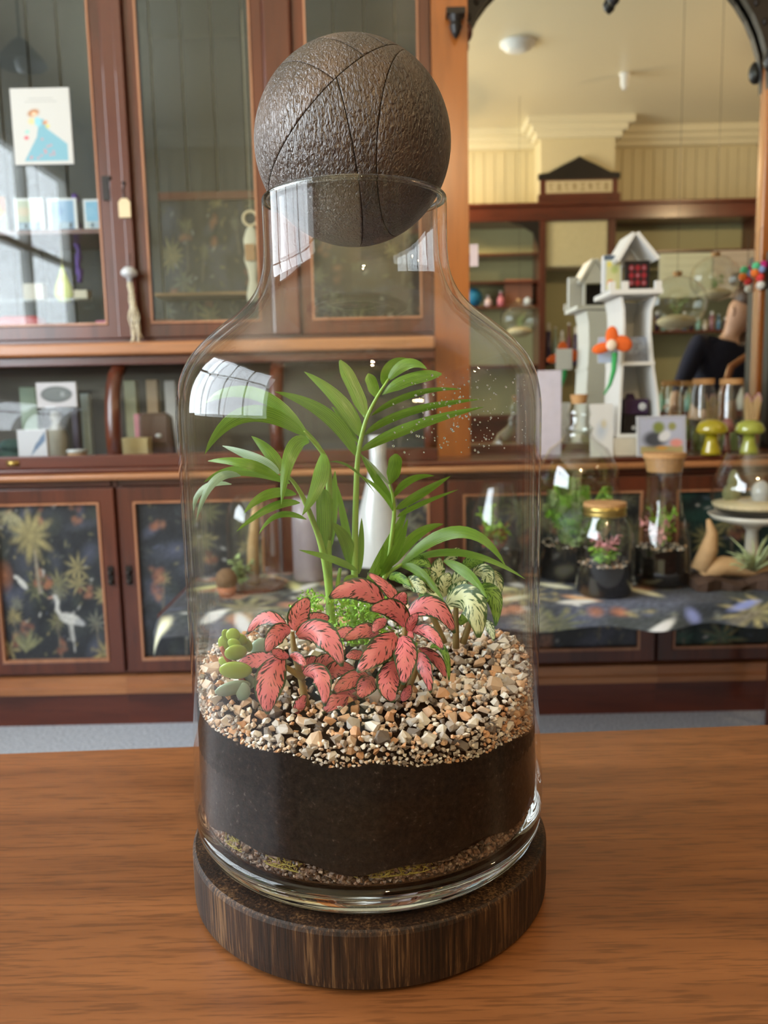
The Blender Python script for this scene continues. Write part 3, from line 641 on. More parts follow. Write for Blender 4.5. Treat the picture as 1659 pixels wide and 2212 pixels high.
# ------------------------------------------------------------------ leaves
def clampjar(p, rmax=.1195):
    q = Vector((p.x - JX, p.y - JY)); zz = p.z - TZ
    lim = rmax if zz < .345 else max(.03, rmax - (zz - .345) * 1.1)
    if q.length > lim: q = q.normalized() * lim; p = Vector((JX + q.x, JY + q.y, p.z))
    return p
def prof(kind, t):
    if kind == 'palm': return max(.02, math.sin(math.pi * min(1, t ** .78 * .98 + .02)) ** .75)
    if kind == 'blunt': return max(.05, min(1, t * 3.2) ** .8 * (1 - max(0, (t - .72) / .28) ** 2.2 * .85))
    if kind == 'fit': return max(.0, (math.sin(math.pi * (t * .955 + .025) ** .82)) ** .72)
    return math.sin(math.pi * t)
def leaf(pts, wpx, kind='palm', roll=0.0, fold=.22, wave=0.0, nu=12, nv=4, seed=0):
    """centre line through three (px, py, depth offset) points"""
    Wp = [P(x, y, JY + d) for x, y, d in pts]
    a, m, b_ = Wp; c = m * 2 - (a + b_) * .5
    dep = (m - CAMP).dot(fwd); hw = wpx * dep / F * .5; mb = MB(); r = random.Random(seed + int(pts[0][0] * 7 + pts[2][1]))
    ph = r.uniform(0, 6)
    for i in range(nu + 1):
        t = i / nu; p = a * (1 - t) ** 2 + c * 2 * t * (1 - t) + b_ * t * t
        T = ((c - a) * (1 - t) + (b_ - c) * t).normalized()
        Fc = (CAMP - p).normalized(); Fc = Matrix.Rotation(roll, 3, T) @ Fc
        S = T.cross(Fc).normalized(); Nn = S.cross(T).normalized()
        if Nn.dot(CAMP - p) < 0: Nn = -Nn
        w = hw * prof(kind, t)
        for j in range(nv + 1):
            v = j / nv * 2 - 1
            q = p + S * (v * w) - Nn * (fold * abs(v) * w) + Nn * (wave * hw * math.sin(t * 9 + ph + (2 if v > 0 else 0)) * abs(v) ** 1.5)
            mb.v.append(tuple(clampjar(q))); mb.uv.append((t, (v + 1) / 2))
    for i in range(nu):
        for j in range(nv):
            k = i * (nv + 1) + j; mb.f.append((k, k + 1, k + nv + 2, k + nv + 1))
    return mb
def stemtube(pts, r0, r1, n=8):
    Wp = [clampjar(P(x, y, JY + d), .118) for x, y, d in pts]; q = []
    for i in range(len(Wp) - 1):
        for k in range(4): q.append(Wp[i].lerp(Wp[i + 1], k / 4))
    q.append(Wp[-1])
    for _ in range(2): q = [q[0]] + [(q[i - 1] + q[i] * 2 + q[i + 1]) / 4 for i in range(1, len(q) - 1)] + [q[-1]]
    return MB().tube(q, [r0 + (r1 - r0) * i / (len(q) - 1) for i in range(len(q))], n)
def base_at(x, y, d): p = P(x, y, JY + d); return p
palm = thing('parlour_palm', 'green parlour palm with arching fronds rising in the middle of the large jar', 'palm', base_at(755, 1350, .0))
fr_ = {}
for nm, st, r0, r1 in (('A', [(764, 1395, .0), (766, 1235, .0), (768, 1100, -.005), (772, 983, -.008), (790, 905, -.01), (815, 856, -.01), (840, 818, -.01)], .0028, .0008),
                       ('B', [(790, 1380, .01), (835, 1240, .02), (853, 1110, .022), (849, 1071, .02), (841, 1046, .02)], .0022, .0008),
                       ('C', [(716, 1395, .0), (708, 1200, -.004), (712, 1016, -.015), (700, 981, -.02), (680, 957, -.024), (656, 932, -.028)], .003, .0009),
                       ('D', [(722, 1390, -.002), (706, 1230, -.005), (690, 1160, -.012), (656, 1075, -.028), (632, 1037, -.034), (606, 1018, -.036)], .003, .0009),
                       ('E', [(775, 1385, .01), (800, 1290, .018), (840, 1235, .02), (870, 1218, .02)], .0026, .0012)):
    fr_[nm] = stemtube(st, r0, r1).build('frond_stem', M_STEM, palm, smooth=True)
PL = [ # frond, pts, width px, roll, profile, silvery
 ('A', [(778, 975, -.008), (890, 922, -.02), (1045, 879, -.03)], 25, .25, 'palm', 0), ('A', [(787, 940, -.008), (885, 890, -.015), (1042, 862, -.02)], 20, .4, 'palm', 0),
 ('A', [(802, 898, -.01), (893, 852, -.012), (994, 841, -.015)], 16, .5, 'palm', 0), ('A', [(825, 853, -.01), (880, 821, -.015), (954, 808, -.018)], 27, -.2, 'blunt', 0),
 ('A', [(827, 831, -.01), (846, 790, -.005), (888, 777, .0)], 24, .3, 'palm', 0), ('A', [(838, 822, -.01), (878, 786, -.015), (922, 797, -.02)], 26, -.3, 'palm', 0),
 ('A', [(812, 860, -.01), (805, 831, -.005), (795, 807, .0)], 25, .2, 'blunt', 0), ('A', [(793, 909, -.009), (768, 843, .0), (734, 778, .008)], 30, .15, 'blunt', 0),
 ('A', [(780, 945, -.008), (736, 868, .0), (657, 803, .01)], 33, .2, 'palm', 0), ('A', [(776, 960, -.008), (741, 905, .008), (716, 878, .016)], 14, .6, 'palm', 0),
 ('A', [(769, 985, -.008), (706, 898, -.014), (594, 846, -.02)], 32, -.15, 'palm', 0),
 ('B', [(851, 1107, .022), (822, 1060, .012), (764, 1020, .0)], 14, .8, 'palm', 0), ('B', [(851, 1090, .022), (815, 1036, .022), (779, 980, .022)], 20, .35, 'palm', 0),
 ('B', [(842, 1048, .02), (812, 1013, .026), (785, 985, .03)], 13, .9, 'palm', 1), ('B', [(842, 1048, .02), (852, 1012, .018), (855, 980, .018)], 30, .1, 'blunt', 0),
 ('B', [(851, 1074, .02), (886, 1038, .022), (938, 1028, .024)], 18, .4, 'palm', 0), ('B', [(856, 1100, .022), (908, 1068, .02), (974, 1028, .02)], 21, .3, 'palm', 0),
 ('B', [(858, 1117, .022), (908, 1090, .024), (989, 1058, .028)], 13, .5, 'palm', 0),
 ('C', [(668, 949, -.026), (540, 848, -.015), (401, 893, .0)], 28, -.1, 'palm', 0), ('C', [(660, 942, -.028), (535, 895, -.045), (442, 982, -.03)], 38, -.2, 'palm', 0),
 ('C', [(668, 955, -.026), (630, 975, -.045), (608, 1090, -.055)], 34, .2, 'palm', 0), ('C', [(694, 979, -.022), (690, 1035, -.04), (653, 1113, -.05)], 36, .3, 'palm', 0),
 ('C', [(699, 984, -.02), (672, 944, -.012), (616, 890, -.004)], 17, .8, 'palm', 0), ('C', [(712, 998, -.015), (760, 1012, -.02), (810, 1066, -.015)], 9, .9, 'palm', 0),
 ('D', [(612, 1026, -.035), (584, 980, -.028), (543, 942, -.02)], 28, .1, 'palm', 0), ('D', [(604, 1023, -.036), (552, 992, -.03), (480, 963, -.015)], 26, -.4, 'palm', 1),
 ('D', [(606, 1034, -.036), (530, 1000, -.045), (449, 996, -.03)], 26, .5, 'palm', 0), ('D', [(626, 1044, -.034), (520, 1018, -.02), (440, 1042, .0)], 26, -.5, 'palm', 0),
 ('D', [(520, 1028, -.03), (462, 1040, -.035), (424, 1124, -.03)], 20, .3, 'palm', 1), ('D', [(500, 1046, -.01), (432, 1062, -.006), (412, 1146, .0)], 14, .4, 'palm', 1),
 ('D', [(640, 1068, -.03), (578, 1068, -.045), (526, 1110, -.055)], 23, .2, 'palm', 0), ('D', [(648, 1086, -.028), (585, 1096, -.04), (511, 1148, -.05)], 19, .3, 'palm', 0),
 ('D', [(662, 1122, -.024), (603, 1112, -.03), (559, 1154, -.04)], 15, .5, 'palm', 0),
 ('C', [(704, 1200, -.006), (702, 1120, -.014), (700, 1056, -.018)], 36, .1, 'blunt', 0), ('C', [(712, 1190, -.004), (720, 1095, -.004), (724, 1016, -.002)], 24, .4, 'palm', 0),
 ('A', [(768, 1235, .0), (745, 1130, .004), (729, 1048, .006)], 18, .3, 'palm', 0), ('A', [(762, 1238, .002), (748, 1170, -.008), (713, 1128, -.01)], 30, .2, 'palm', 0),
 ('A', [(775, 1240, .0), (780, 1180, .004), (781, 1118, .006)], 16, .3, 'palm', 0), ('A', [(772, 1232, -.004), (718, 1207, -.015), (646, 1188, -.025)], 18, .5, 'palm', 0),
 ('A', [(778, 1262, -.006), (760, 1250, -.012), (742, 1254, -.016)], 18, .2, 'palm', 0),
 ('E', [(790, 1268, .012), (838, 1185, .02), (882, 1092, .028)], 28, .2, 'palm', 0), ('E', [(822, 1245, .018), (856, 1190, .01), (881, 1120, .004)], 23, .3, 'palm', 0),
 ('E', [(829, 1240, .02), (830, 1215, .014), (827, 1178, .01)], 19, .2, 'palm', 0), ('E', [(848, 1222, .02), (898, 1158, .03), (958, 1132, .036)], 24, .2, 'palm', 0),
 ('E', [(864, 1222, .02), (990, 1148, -.005), (1092, 1222, -.02)], 30, -.35, 'palm', 0), ('E', [(880, 1214, .02), (1000, 1194, .01), (1135, 1251, -.005)], 19, -.5, 'palm', 0),
 ('E', [(958, 1212, .012), (1010, 1240, -.01), (1052, 1292, -.03)], 23, .1, 'palm', 0), ('E', [(866, 1224, .02), (908, 1238, .005), (960, 1300, -.01)], 20, .2, 'palm', 0)]
for k, (f_, pts, w, ro, pk, sv) in enumerate(PL):
    leaf(pts, w, pk, ro, .2, .05, 14, 4, k).build('leaflet', M_PALMS if sv else M_PALM, fr_[f_], smooth=True)
for pts in ([(733, 1290, .0), (729, 1262, -.002), (735, 1228, -.004)], [(800, 1380, .002), (806, 1340, .004), (815, 1300, .008)], [(781, 1390, -.004), (782, 1330, -.002), (780, 1255, .002)]): stemtube(pts, .0022, .0012).build('frond_stem', M_STEM, palm, smooth=True)

def fplant(name, label, stems, leaves, mat, basept, alt=None):
    t = thing(name, label, 'plant', basept)
    for st in stems: stemtube(st, .0026, .0016).build('stem', M_FSTEM, t, smooth=True)
    for k, L_ in enumerate(leaves):
        pts, w, ro = L_[:3]; m = (alt if len(L_) > 3 and alt else mat)
        leaf(pts, w, 'fit', ro, .16, .10, 14, 6, k).build('leaf', m, t, smooth=True)
    return t
def q3(a, m, b_, d0, d1, d2): return [(a[0], a[1], d0), (m[0], m[1], d1), (b_[0], b_[1], d2)]
fplant('nerve_plant', 'pink-veined nerve plant beside the green succulent, its biggest leaf hanging over the gravel', [[(662, 1530, -.066), (652, 1470, -.066), (635, 1410, -.064), (631, 1365, -.062)], [(655, 1465, -.066), (640, 1455, -.068), (615, 1440, -.07)]], [
 (q3((636, 1362), (648, 1325), (668, 1292), -.062, -.058, -.05), 50, .2), (q3((643, 1374), (678, 1342), (712, 1334), -.060, -.052, -.044), 44, -.2),
 (q3((642, 1374), (698, 1372), (739, 1440), -.063, -.075, -.082), 60, .1), (q3((628, 1362), (598, 1372), (575, 1412), -.063, -.075, -.08), 44, -.1),
 (q3((618, 1354), (572, 1334), (534, 1370), -.058, -.05, -.05), 32, .3), (q3((610, 1420), (582, 1474), (579, 1543), -.070, -.088, -.092), 68, .05),
 (q3((596, 1420), (550, 1426), (513, 1432), -.066, -.066, -.064), 40, .3), (q3((624, 1420), (604, 1412), (586, 1405), -.068, -.076, -.08), 24, .2),
 (q3((626, 1417), (645, 1422), (660, 1440), -.068, -.076, -.08), 24, .2), (q3((656, 1456), (692, 1462), (701, 1526), -.068, -.080, -.086), 46, .1),
 (q3((640, 1542), (648, 1522), (660, 1500), -.074, -.076, -.08), 28, .1), (q3((645, 1446), (668, 1432), (694, 1424), -.056, -.05, -.045), 32, .4),
 (q3((682, 1448), (704, 1430), (738, 1424), -.055, -.05, -.045), 38, .2), (q3((700, 1466), (730, 1446), (768, 1448), -.056, -.05, -.045), 40, .3),
 (q3((773, 1508), (740, 1506), (697, 1540), -.062, -.074, -.082), 48, .0)], M_PINKL, base_at(662, 1530, -.066))
fplant('nerve_plant', 'taller pink-veined nerve plant in front of the palm stems, leaves drooping to the gravel', [[(868, 1490, -.060), (872, 1420, -.06), (874, 1355, -.058)], [(850, 1480, -.055), (846, 1420, -.055), (846, 1362, -.052)], [(880, 1490, -.06), (905, 1430, -.06), (905, 1405, -.06)]], [
 (q3((828, 1307), (775, 1272), (711, 1292), -.045, -.05, -.055), 52, .1), (q3((877, 1358), (850, 1316), (798, 1318), -.058, -.066, -.07), 46, .0),
 (q3((860, 1310), (838, 1270), (794, 1237), -.04, -.036, -.03), 30, .5), (q3((858, 1316), (864, 1298), (878, 1280), -.045, -.05, -.05), 36, .2),
 (q3((884, 1366), (890, 1344), (903, 1324), -.06, -.066, -.07), 25, .2), (q3((880, 1332), (936, 1310), (982, 1368), -.05, -.056, -.06), 48, -.1),
 (q3((890, 1364), (925, 1366), (958, 1404), -.058, -.068, -.074), 32, .2), (q3((856, 1372), (822, 1402), (771, 1452), -.06, -.078, -.086), 60, .1),
 (q3((866, 1376), (876, 1416), (870, 1480), -.064, -.084, -.09), 54, .05), (q3((856, 1432), (839, 1472), (850, 1518), -.064, -.08, -.084), 54, .0),
 (q3((900, 1412), (917, 1444), (930, 1497), -.06, -.072, -.076), 36, .4), (q3((904, 1404), (940, 1424), (963, 1466), -.054, -.056, -.056), 30, .5),
 (q3((884, 1362), (886, 1376), (881, 1390), -.06, -.066, -.07), 18, .1), (q3((818, 1372), (788, 1362), (742, 1384), -.05, -.06, -.066), 38, .3),
 (q3((775, 1380), (748, 1366), (722, 1378), -.045, -.045, -.045), 32, .3), (q3((834, 1338), (818, 1348), (806, 1366), -.05, -.055, -.06), 28, .3),
 (q3((786, 1412), (766, 1414), (746, 1418), -.05, -.055, -.056), 26, .3), (q3((798, 1464), (760, 1468), (720, 1496), -.06, -.07, -.076), 42, .2),
 (q3((806, 1462), (792, 1480), (774, 1508), -.062, -.074, -.08), 46, .1), (q3((868, 1514), (878, 1498), (886, 1478), -.07, -.074, -.076), 24, .1)], M_PINKL, base_at(868, 1490, -.06))
fplant('nerve_plant', 'white-veined green nerve plant on the right behind the pink ones', [[(985, 1400, .0), (985, 1340, .0), (985, 1290, .0)], [(1000, 1390, .0), (1020, 1330, .0), (1015, 1290, .0)], [(960, 1390, .005), (930, 1320, .01), (905, 1280, .012)]], [
 (q3((966, 1306), (1016, 1300), (1034, 1378), -.005, -.025, -.035), 66, .1), (q3((1014, 1288), (1062, 1284), (1070, 1352), -.004, -.015, -.02), 40, .2, 1),
 (q3((972, 1300), (990, 1278), (1010, 1258), -.002, -.01, -.014), 42, .1), (q3((960, 1290), (960, 1262), (972, 1238), .0, -.004, -.004), 38, .2),
 (q3((950, 1250), (946, 1228), (952, 1204), .012, .014, .016), 34, .2), (q3((872, 1268), (896, 1262), (920, 1284), .01, .0, -.006), 36, .1),
 (q3((842, 1252), (862, 1248), (888, 1268), .012, .008, .0), 24, .3, 1), (q3((1022, 1240), (1048, 1240), (1058, 1272), .008, .0, -.004), 40, .2),
 (q3((1046, 1240), (1072, 1250), (1078, 1292), .01, .004, .0), 28, .4), (q3((930, 1224), (900, 1210), (872, 1226), .014, .016, .018), 26, .3, 1),
 (q3((960, 1216), (985, 1196), (996, 1200), .016, .018, .02), 26, .3), (q3((1044, 1344), (1058, 1356), (1066, 1384), -.01, -.016, -.02), 22, .4),
 (q3((1000, 1230), (1020, 1214), (1046, 1216), .012, .012, .012), 28, .2, 1), (q3((905, 1290), (925, 1300), (945, 1326), .008, .0, -.006), 30, .3, 1),
 (q3((880, 1300), (862, 1290), (848, 1300), .008, .004, .0), 26, .2, 1), (q3((980, 1262), (1000, 1244), (1024, 1240), .004, .0, .0), 36, .1),
 (q3((930, 1250), (915, 1240), (890, 1246), .012, .012, .012), 30, .3, 1), (q3((930, 1400), (958, 1406), (970, 1470), -.045, -.052, -.056), 20, .5, 1),
 (q3((995, 1350), (1014, 1330), (1046, 1330), .0, -.004, -.006), 26, .3, 1), (q3((940, 1280), (934, 1258), (940, 1236), .006, .004, .002), 30, .1)], M_WHITEL, base_at(985, 1395, .0), M_GREENL)

# succulent: thick oval leaves
suc = thing('jade_succulent', 'small green succulent with fat oval leaves at the left edge of the jar', 'succulent', base_at(520, 1500, -.06))
stemtube([(530, 1480, -.062), (505, 1440, -.064), (488, 1420, -.066), (478, 1398, -.068)], .0018, .0014).build('stem', plain('pinkish_stem', (168, 96, 70), .5), suc, smooth=True)
for (zx, zy, ax, bx, rot, dep, tilt, gr) in ((185, 600, 72, 88, .2, -.066, .3, 0), (255, 520, 52, 95, .25, -.068, .6, 0), (340, 505, 74, 72, 0, -.074, .2, 0), (365, 590, 70, 62, -.3, -.074, .5, 0), (500, 535, 88, 78, .1, -.062, .4, 0), (595, 590, 48, 98, .0, -.058, .7, 0),
        (470, 660, 118, 92, .25, -.070, .5, 0), (265, 780, 76, 58, -.5, -.062, .3, 0), (385, 865, 172, 108, .0, -.074, .5, 0), (350, 1050, 190, 98, .28, -.070, .7, 1), (545, 1060, 78, 120, -.25, -.066, .5, 1), (735, 610, 118, 100, .3, -.045, .3, 1), (600, 960, 70, 90, 0, -.06, .4, 1)):
    x, y = 410 + zx / 4.74, 1270 + zy / 4.74; c = clampjar(P(x, y, JY + dep), .108); k = (c - CAMP).dot(fwd) / F / 4.74
    R = Matrix((rgt, upv, -fwd)).transposed() @ Matrix.Rotation(rot, 3, 'Z') @ Matrix.Rotation(tilt, 3, 'X')
    MB().ell(c, ax * k, bx * k * 1.04, min(ax, bx) * k * .34, 16, 10, R).build('leaf', M_SUCCG if gr else M_SUCC, suc, smooth=True)
# clubmoss
cm = MB(); r_ = random.Random(4)
for _ in range(1500):
    x = r_.gauss(775, 42); y = r_.uniform(1285, 1392); d = r_.uniform(-.03, .02)
    if r_.random() < .12: x, y = r_.gauss(668, 16), r_.gauss(1302, 12); d = r_.uniform(-.02, .01)
    p = clampjar(P(x, y, JY + d), .11); a = Vector((r_.gauss(0, 1), r_.gauss(0, 1), r_.gauss(0, 1))).normalized(); b2 = a.cross(Vector((r_.gauss(0, 1), r_.gauss(0, 1), r_.gauss(0, 1)))).normalized(); s = r_.uniform(.0012, .0026)
    cm.add([p - a * s, p + b2 * s * .45, p + a * s, p - b2 * s * .45], [(0, 1, 2, 3)])
tag(cm.build('clubmoss', M_MOSSG, None, off=base_at(775, 1390, 0)), 'bright green mossy tuft around the palm stems in the large jar', 'moss', kind='stuff')

# ------------------------------------------------------------------ wall fitting: lower cabinets, worktop, showcase, upper cabinets
LY = 2.88; WT = .918
def X_(x, y, Y): return P(x, y, Y).x
xdiv = X_(266, 1250, LY); xr = X_(1412, 1400, LY)
bounds = [-1.92, -1.415, xdiv, -.36, .215, xr, xr + .72, xr + 1.25]
labs = ['lower cabinet with dark tropical panel, off at the far left edge', 'lower cabinet whose dark tropical panel shows a white heron', 'lower cabinet next to the heron panel, partly behind the fabric-covered bench',
        'lower cabinet hidden behind the large jar', 'lower cabinet with dark grey leafy panel under the small terrariums', 'lower cabinet with teal leafy panel under the air plant', 'lower cabinet with teal leafy panel beyond the right edge']
CANV = {1: jungle(110, 140, 3, heron=True), 4: jungle(110, 120, 9, (50, 54, 58)), 5: jungle(110, 120, 5, (24, 44, 46), teal=True)}
for i in range(7):
    xa, xb = bounds[i] + .004, bounds[i + 1] - .004
    t = thing('lower_cabinet', labs[i], 'cabinet', ((xa + xb) / 2, LY, 0), 'lower cabinets of the wall fitting')
    xa, xb = bounds[i] + .0002, bounds[i + 1] - .0002
    B(xa, xb, LY - .03, LY + .5, 0, .118).build('plinth', M_MAHOG, t)
    B(xa, xb, LY - .05, LY - .002, .119, .142).box(xa, xb, LY - .038, LY - .002, .142, .178).build('plinth_moulding', M_MAHOGL, t)
    xa, xb = bounds[i] + .002, bounds[i + 1] - .002
    c = MB().box(xa, xa + .018, LY, LY + .5, .119, .876).box(xb - .018, xb, LY, LY + .5, .119, .876).box(xa + .018, xb - .018, LY, LY + .5, .119, .19).box(xa + .018, xb - .018, LY + .48, LY + .5, .19, .876).box(xa + .018, xb - .018, LY - .01, LY + .02, .852, .876)
    c.build('body', M_MAHOG, t)
    f0, f1 = LY - .028, LY - .002
    d = MB().frame(xa + .004, xb - .004, .19, .849, .052, .052, .042, .049, f0, f1).build('door', M_MAHOGZ, t, bevel=.003)
    xi, xo, zi, zo = xa + .056, xb - .056, .232, .80
    bm_ = MB().frame(xi, xo, zi, zo, .008, .008, .010, .008, f0 - .003, f0 + .014)
    bm_.build('beading', M_BEAD, d)
    cv = CANV.get(i) or (CANV[5] if i == 6 else jungle(80, 100, 20 + i))
    cv.mesh(((xi + xo) / 2, f0 + .016, (zi + zo) / 2), ((xo - xi) / 2, 0, 0), (0, 0, (zo - zi) / 2)).build('panel', M_WALLP, d)
    xl = xb - .03 if i % 2 else xa + .03
    MB().box(xl - .009, xl + .009, f0 - .008, f0, .51, .575).ell((xl, f0 - .012, .55), .009, .008, .009).ell((xl, f0 - .010, .518), .010, .008, .010).build('latch', M_IRON, d)
wt = MB().box(-1.92, 2.35, LY - .062, 3.44, .8765, .900).build('worktop', M_MAHOGL, None, bevel=.010, seg=3, off=(0, LY, .8765))
MB().box(-1.92, 2.35, LY - .045, 3.44, .9003, WT).build('top_board', M_MAHOG, wt, bevel=.006)
tag(wt, 'long polished mahogany worktop with rounded edge running along the wall fitting', 'worktop')

SX0, SX1 = -1.92, .19; UB = 1.345
sh = thing('curved_showcase', 'curved-glass display case on the worktop below the upper cabinets', 'display case', (-.86, LY, WT))
curve = [(2.862, .962), (2.856, 1.02), (2.858, 1.08), (2.868, 1.14), (2.89, 1.195), (2.925, 1.24), (2.975, 1.268)]
B(SX0, SX1, 2.85, 2.882, WT + .0005, .962).build('bottom_rail', M_MAHOG, sh, bevel=.004)
B(SX0, SX1, 2.955, 3.00, 1.268, 1.2995).build('top_rail', M_MAHOG, sh, bevel=.004)
B(SX0, SX1, 2.925, 3.40, 1.30, UB - .0005).build('ledge', M_MAHOGL, sh, bevel=.010, seg=3)
B(SX0, SX1, 3.385, 3.40, WT + .0005, 1.30).build('back_panel', plain('dim_grey_backing', (84, 80, 74), .5), sh)
ribs = [-1.41, P(243, 900, 2.86).x, -.36, SX1 - .024]
for rx in ribs:
    m = MB(); n = len(curve)
    vs = [(rx + s * .022, y_ - .010, z_ + .002) for y_, z_ in curve for s in (-1, 1)] + [(rx + s * .022, y_ + .022, z_ - .010) for y_, z_ in curve for s in (-1, 1)]
    fs = []
    for k in range(n - 1):
        a = 2 * k; b_ = 2 * n + 2 * k
        fs += [(a, a + 1, a + 3, a + 2), (b_, b_ + 2, b_ + 3, b_ + 1), (a, a + 2, b_ + 2, b_), (a + 1, b_ + 1, b_ + 3, a + 3)]
    fs += [(0, 2 * n, 2 * n + 1, 1), (2 * n - 2, 2 * n - 1, 4 * n - 1, 4 * n - 2)]
    m.add(vs, fs).build('rib', M_MAHOGZ, sh, smooth=True)
edges = [SX0] + ribs
for k in range(len(edges) - 1):
    m = MB(); vs = [(x, y_, z_) for y_, z_ in curve for x in (edges[k] + .023, edges[k + 1] - .023)]
    m.add(vs, [(2 * j, 2 * j + 1, 2 * j + 3, 2 * j + 2) for j in range(len(curve) - 1)]).build('curved_pane', M_PANE, sh, smooth=True)
hk = P(28, 998, 2.85); MB().ell((hk.x, 2.845, .94), .016, .010, .009).box(hk.x - .02, hk.x + .02, 2.845, 2.8505, .932, .948).build('pull', M_BRASS, sh, smooth=True)

UY = 3.05; UT = 2.95
pA0, pA1, pA2 = -.968, -.928, -.857
pB0, pB1 = -.379, -.281
pC0, pC1 = .194, P(1010, 250, 3.05).x
uc = thing('upper_display_cabinet', 'tall glazed mahogany upper display cabinet above the curved showcase', 'cabinet', (-.86, UY, UB))
MB().box(SX0, pC0, UY, 3.44, UB, UB + .02).box(SX0, pC0, UY, 3.44, UT - .03, UT).build('carcass', M_MAHOG, uc)
boards = MB().box(0, .113, 3.424, 3.438, UB + .02, UT - .03)
pr = None; x = SX0; k = 0
while x < pC0 - .02:
    if pr is None: o = pr = boards.build('board', M_BOARD, uc, bevel=.004)
    else: o = pr.copy(); COL.objects.link(o); o.parent = uc
    o.location = (x, 0, 0); x += .118
MB().box(pA1, pA2, UY - .03, UY + .06, UB + .0205, UT - .03).box(pA1 + .045, pA2 + .004, UY - .036, UY - .03, UB + .0205, UT - .03).build('post', plain('dark_post_mahogany', (88, 42, 28), .3, coat=.5), uc, bevel=.004)
MB().box(pB0, pB1, UY - .03, UY + .06, UB + .0205, UT - .03).build('post', M_MAHOGZ, uc, bevel=.008)
def udoor(xa, xb, lab):
    z0, z1 = UB + .021, UT - .031; f0, f1 = UY - .012, UY + .018; w = .040
    d = MB().frame(xa, xb, z0, z1, w, w, .048, .05, f0, f1).build('door', M_MAHOGZ, uc, bevel=.003); d['label'] = lab
    MB().frame(xa + w, xb - w, z0 + .048, z1 - .05, .007, .007, .008, .007, f0 - .003, f0 + .012).build('beading', M_BEAD, d)
    B(xa + w + .001, xb - w - .001, UY + .004, UY + .007, z0 + .049, z1 - .051).build('pane', M_PANE, d); return d
dA = udoor(-1.62, pA1 - .002, 'glazed door with a greeting card stuck on it'); udoor(pA2 + .002, pB0 - .002, 'glazed door with grey boards behind'); udoor(pB1 + .002, pC0 - .002, 'glazed door behind the wooden ball')
lk = P(228, 400, UY - .02); MB().box(lk.x - .012, lk.x + .012, UY - .022, UY - .0125, lk.z - .05, lk.z + .03).ell((lk.x + .018, UY - .026, lk.z + .02), .009, .009, .009).build('latch', M_IRON, dA)
z_s = P(100, 508, 3.2).z
sA = B(SX0, pA1 - .01, 3.10, 3.42, z_s - .016, z_s).build('shelf', M_MAHOG, uc)
z_rail = P(420, 432, 3.41).z
B(pA2, pB0, 3.405, 3.4235, z_rail, z_rail + .03).build('back_rail', M_MAHOG, uc)
cvw = jungle(120, 110, 12, (46, 48, 48), n=1.2, sc_=.8)
cvw.mesh(((pA2 + pB0) / 2, 3.42, (UB + .02 + z_rail) / 2), ((pB0 - pA2) / 2, 0, 0), (0, 0, (z_rail - UB - .02) / 2)).build('wallpaper', M_WALLP, uc)
jungle(90, 100, 13, (46, 48, 48)).mesh(((pB1 + pC0) / 2, 3.42, (UB + .02 + z_rail) / 2), ((pC0 - pB1) / 2, 0, 0), (0, 0, (z_rail - UB - .02) / 2)).build('wallpaper', M_WALLP, uc)
z_l = P(430, 634, 3.3).z
B(pA2, pB0, 3.26, 3.419, z_l - .012, z_l).build('shelf', plain('tan_shelf_edge', (150, 116, 74), .5), uc)
zt_ = P(400, 47, 3.3).z
for xa, xb in ((pA2, pB0), (pB1, pC0)): B(xa + .002, xb - .002, 3.12, 3.42, zt_ - .006, zt_).build('glass_shelf', M_PANE, uc)

# mirror with arched frame
mx1 = P(1641, 500, YM - .01).x; MT = 2.98
mr = thing('mirror', 'large arched wall mirror between wooden pillars reflecting the cream shop interior', 'mirror', ((pC1 + mx1) / 2, YM, WT))
B(pC1 - .05, mx1 + .05, YM, YM + .006, WT + .03, MT).build('mirror_glass', M_MIRROR, mr)
B(pC0 + .001, pC1, UY - .02, YM + .02, WT + .0005, MT).box(pC0 + .016, pC1 - .03, UY - .0201, UY - .02, WT + .05, WT + .06).build('pillar', M_PINE, mr, bevel=.008)
B(mx1, mx1 + .12, YM - .032, YM + .02, WT + .0005, MT).build('pillar', M_PINE, mr, bevel=.005)
B(pC1, mx1, YM - .04, YM - .001, WT + .0005, WT + .03).build('bottom_rail', M_MAHOG, mr)
B(pC0, mx1 + .13, UY - .04, YM + .03, MT, MT + .12).build('head', M_MAHOG, mr, bevel=.01)
def spandrel(cx, dirx, zs, rx, rz):        # carved corner between upright and arch
    pts = [(cx, YM - .045, zs)]
    for k in range(13):
        a = math.pi / 2 * k / 12; pts.append((cx + dirx * rx * (1 - math.cos(a)), YM - .045, zs + rz * math.sin(a)))
    zt = MT; pts += [(cx + dirx * rx, YM - .045, zt), (cx, YM - .045, zt)]
    m = MB().prism(pts, (0, .03, 0)); o = m.build('spandrel', M_BLACKW, mr)
    h = MB()
    for k in range(9):
        a = math.pi / 2 * (k + .8) / 11; px, pz = cx + dirx * rx * (1 - math.cos(a)) - dirx * .014, zs + rz * math.sin(a) + .026
        h.ell((px, YM - .047, pz), .009, .006, .013)
    h.build('carving', M_IRON, o, smooth=True); return o
zsp = P(1014, 118, 3.16).z
spandrel(pC1 + .012, 1, zsp, .60, .38); spandrel(mx1, -1, P(1645, 190, 3.16).z, .50, .50)
MB().ell((pC1 + .004, YM - .06, P(1018, 70, 3.14).z), .026, .03, .034).build('boss', M_MAHOG, mr, smooth=True)
MB().ell((mx1 - .006, YM - .06, P(1640, 130, 3.14).z), .026, .03, .04).build('boss', M_BLACKW, mr, smooth=True)
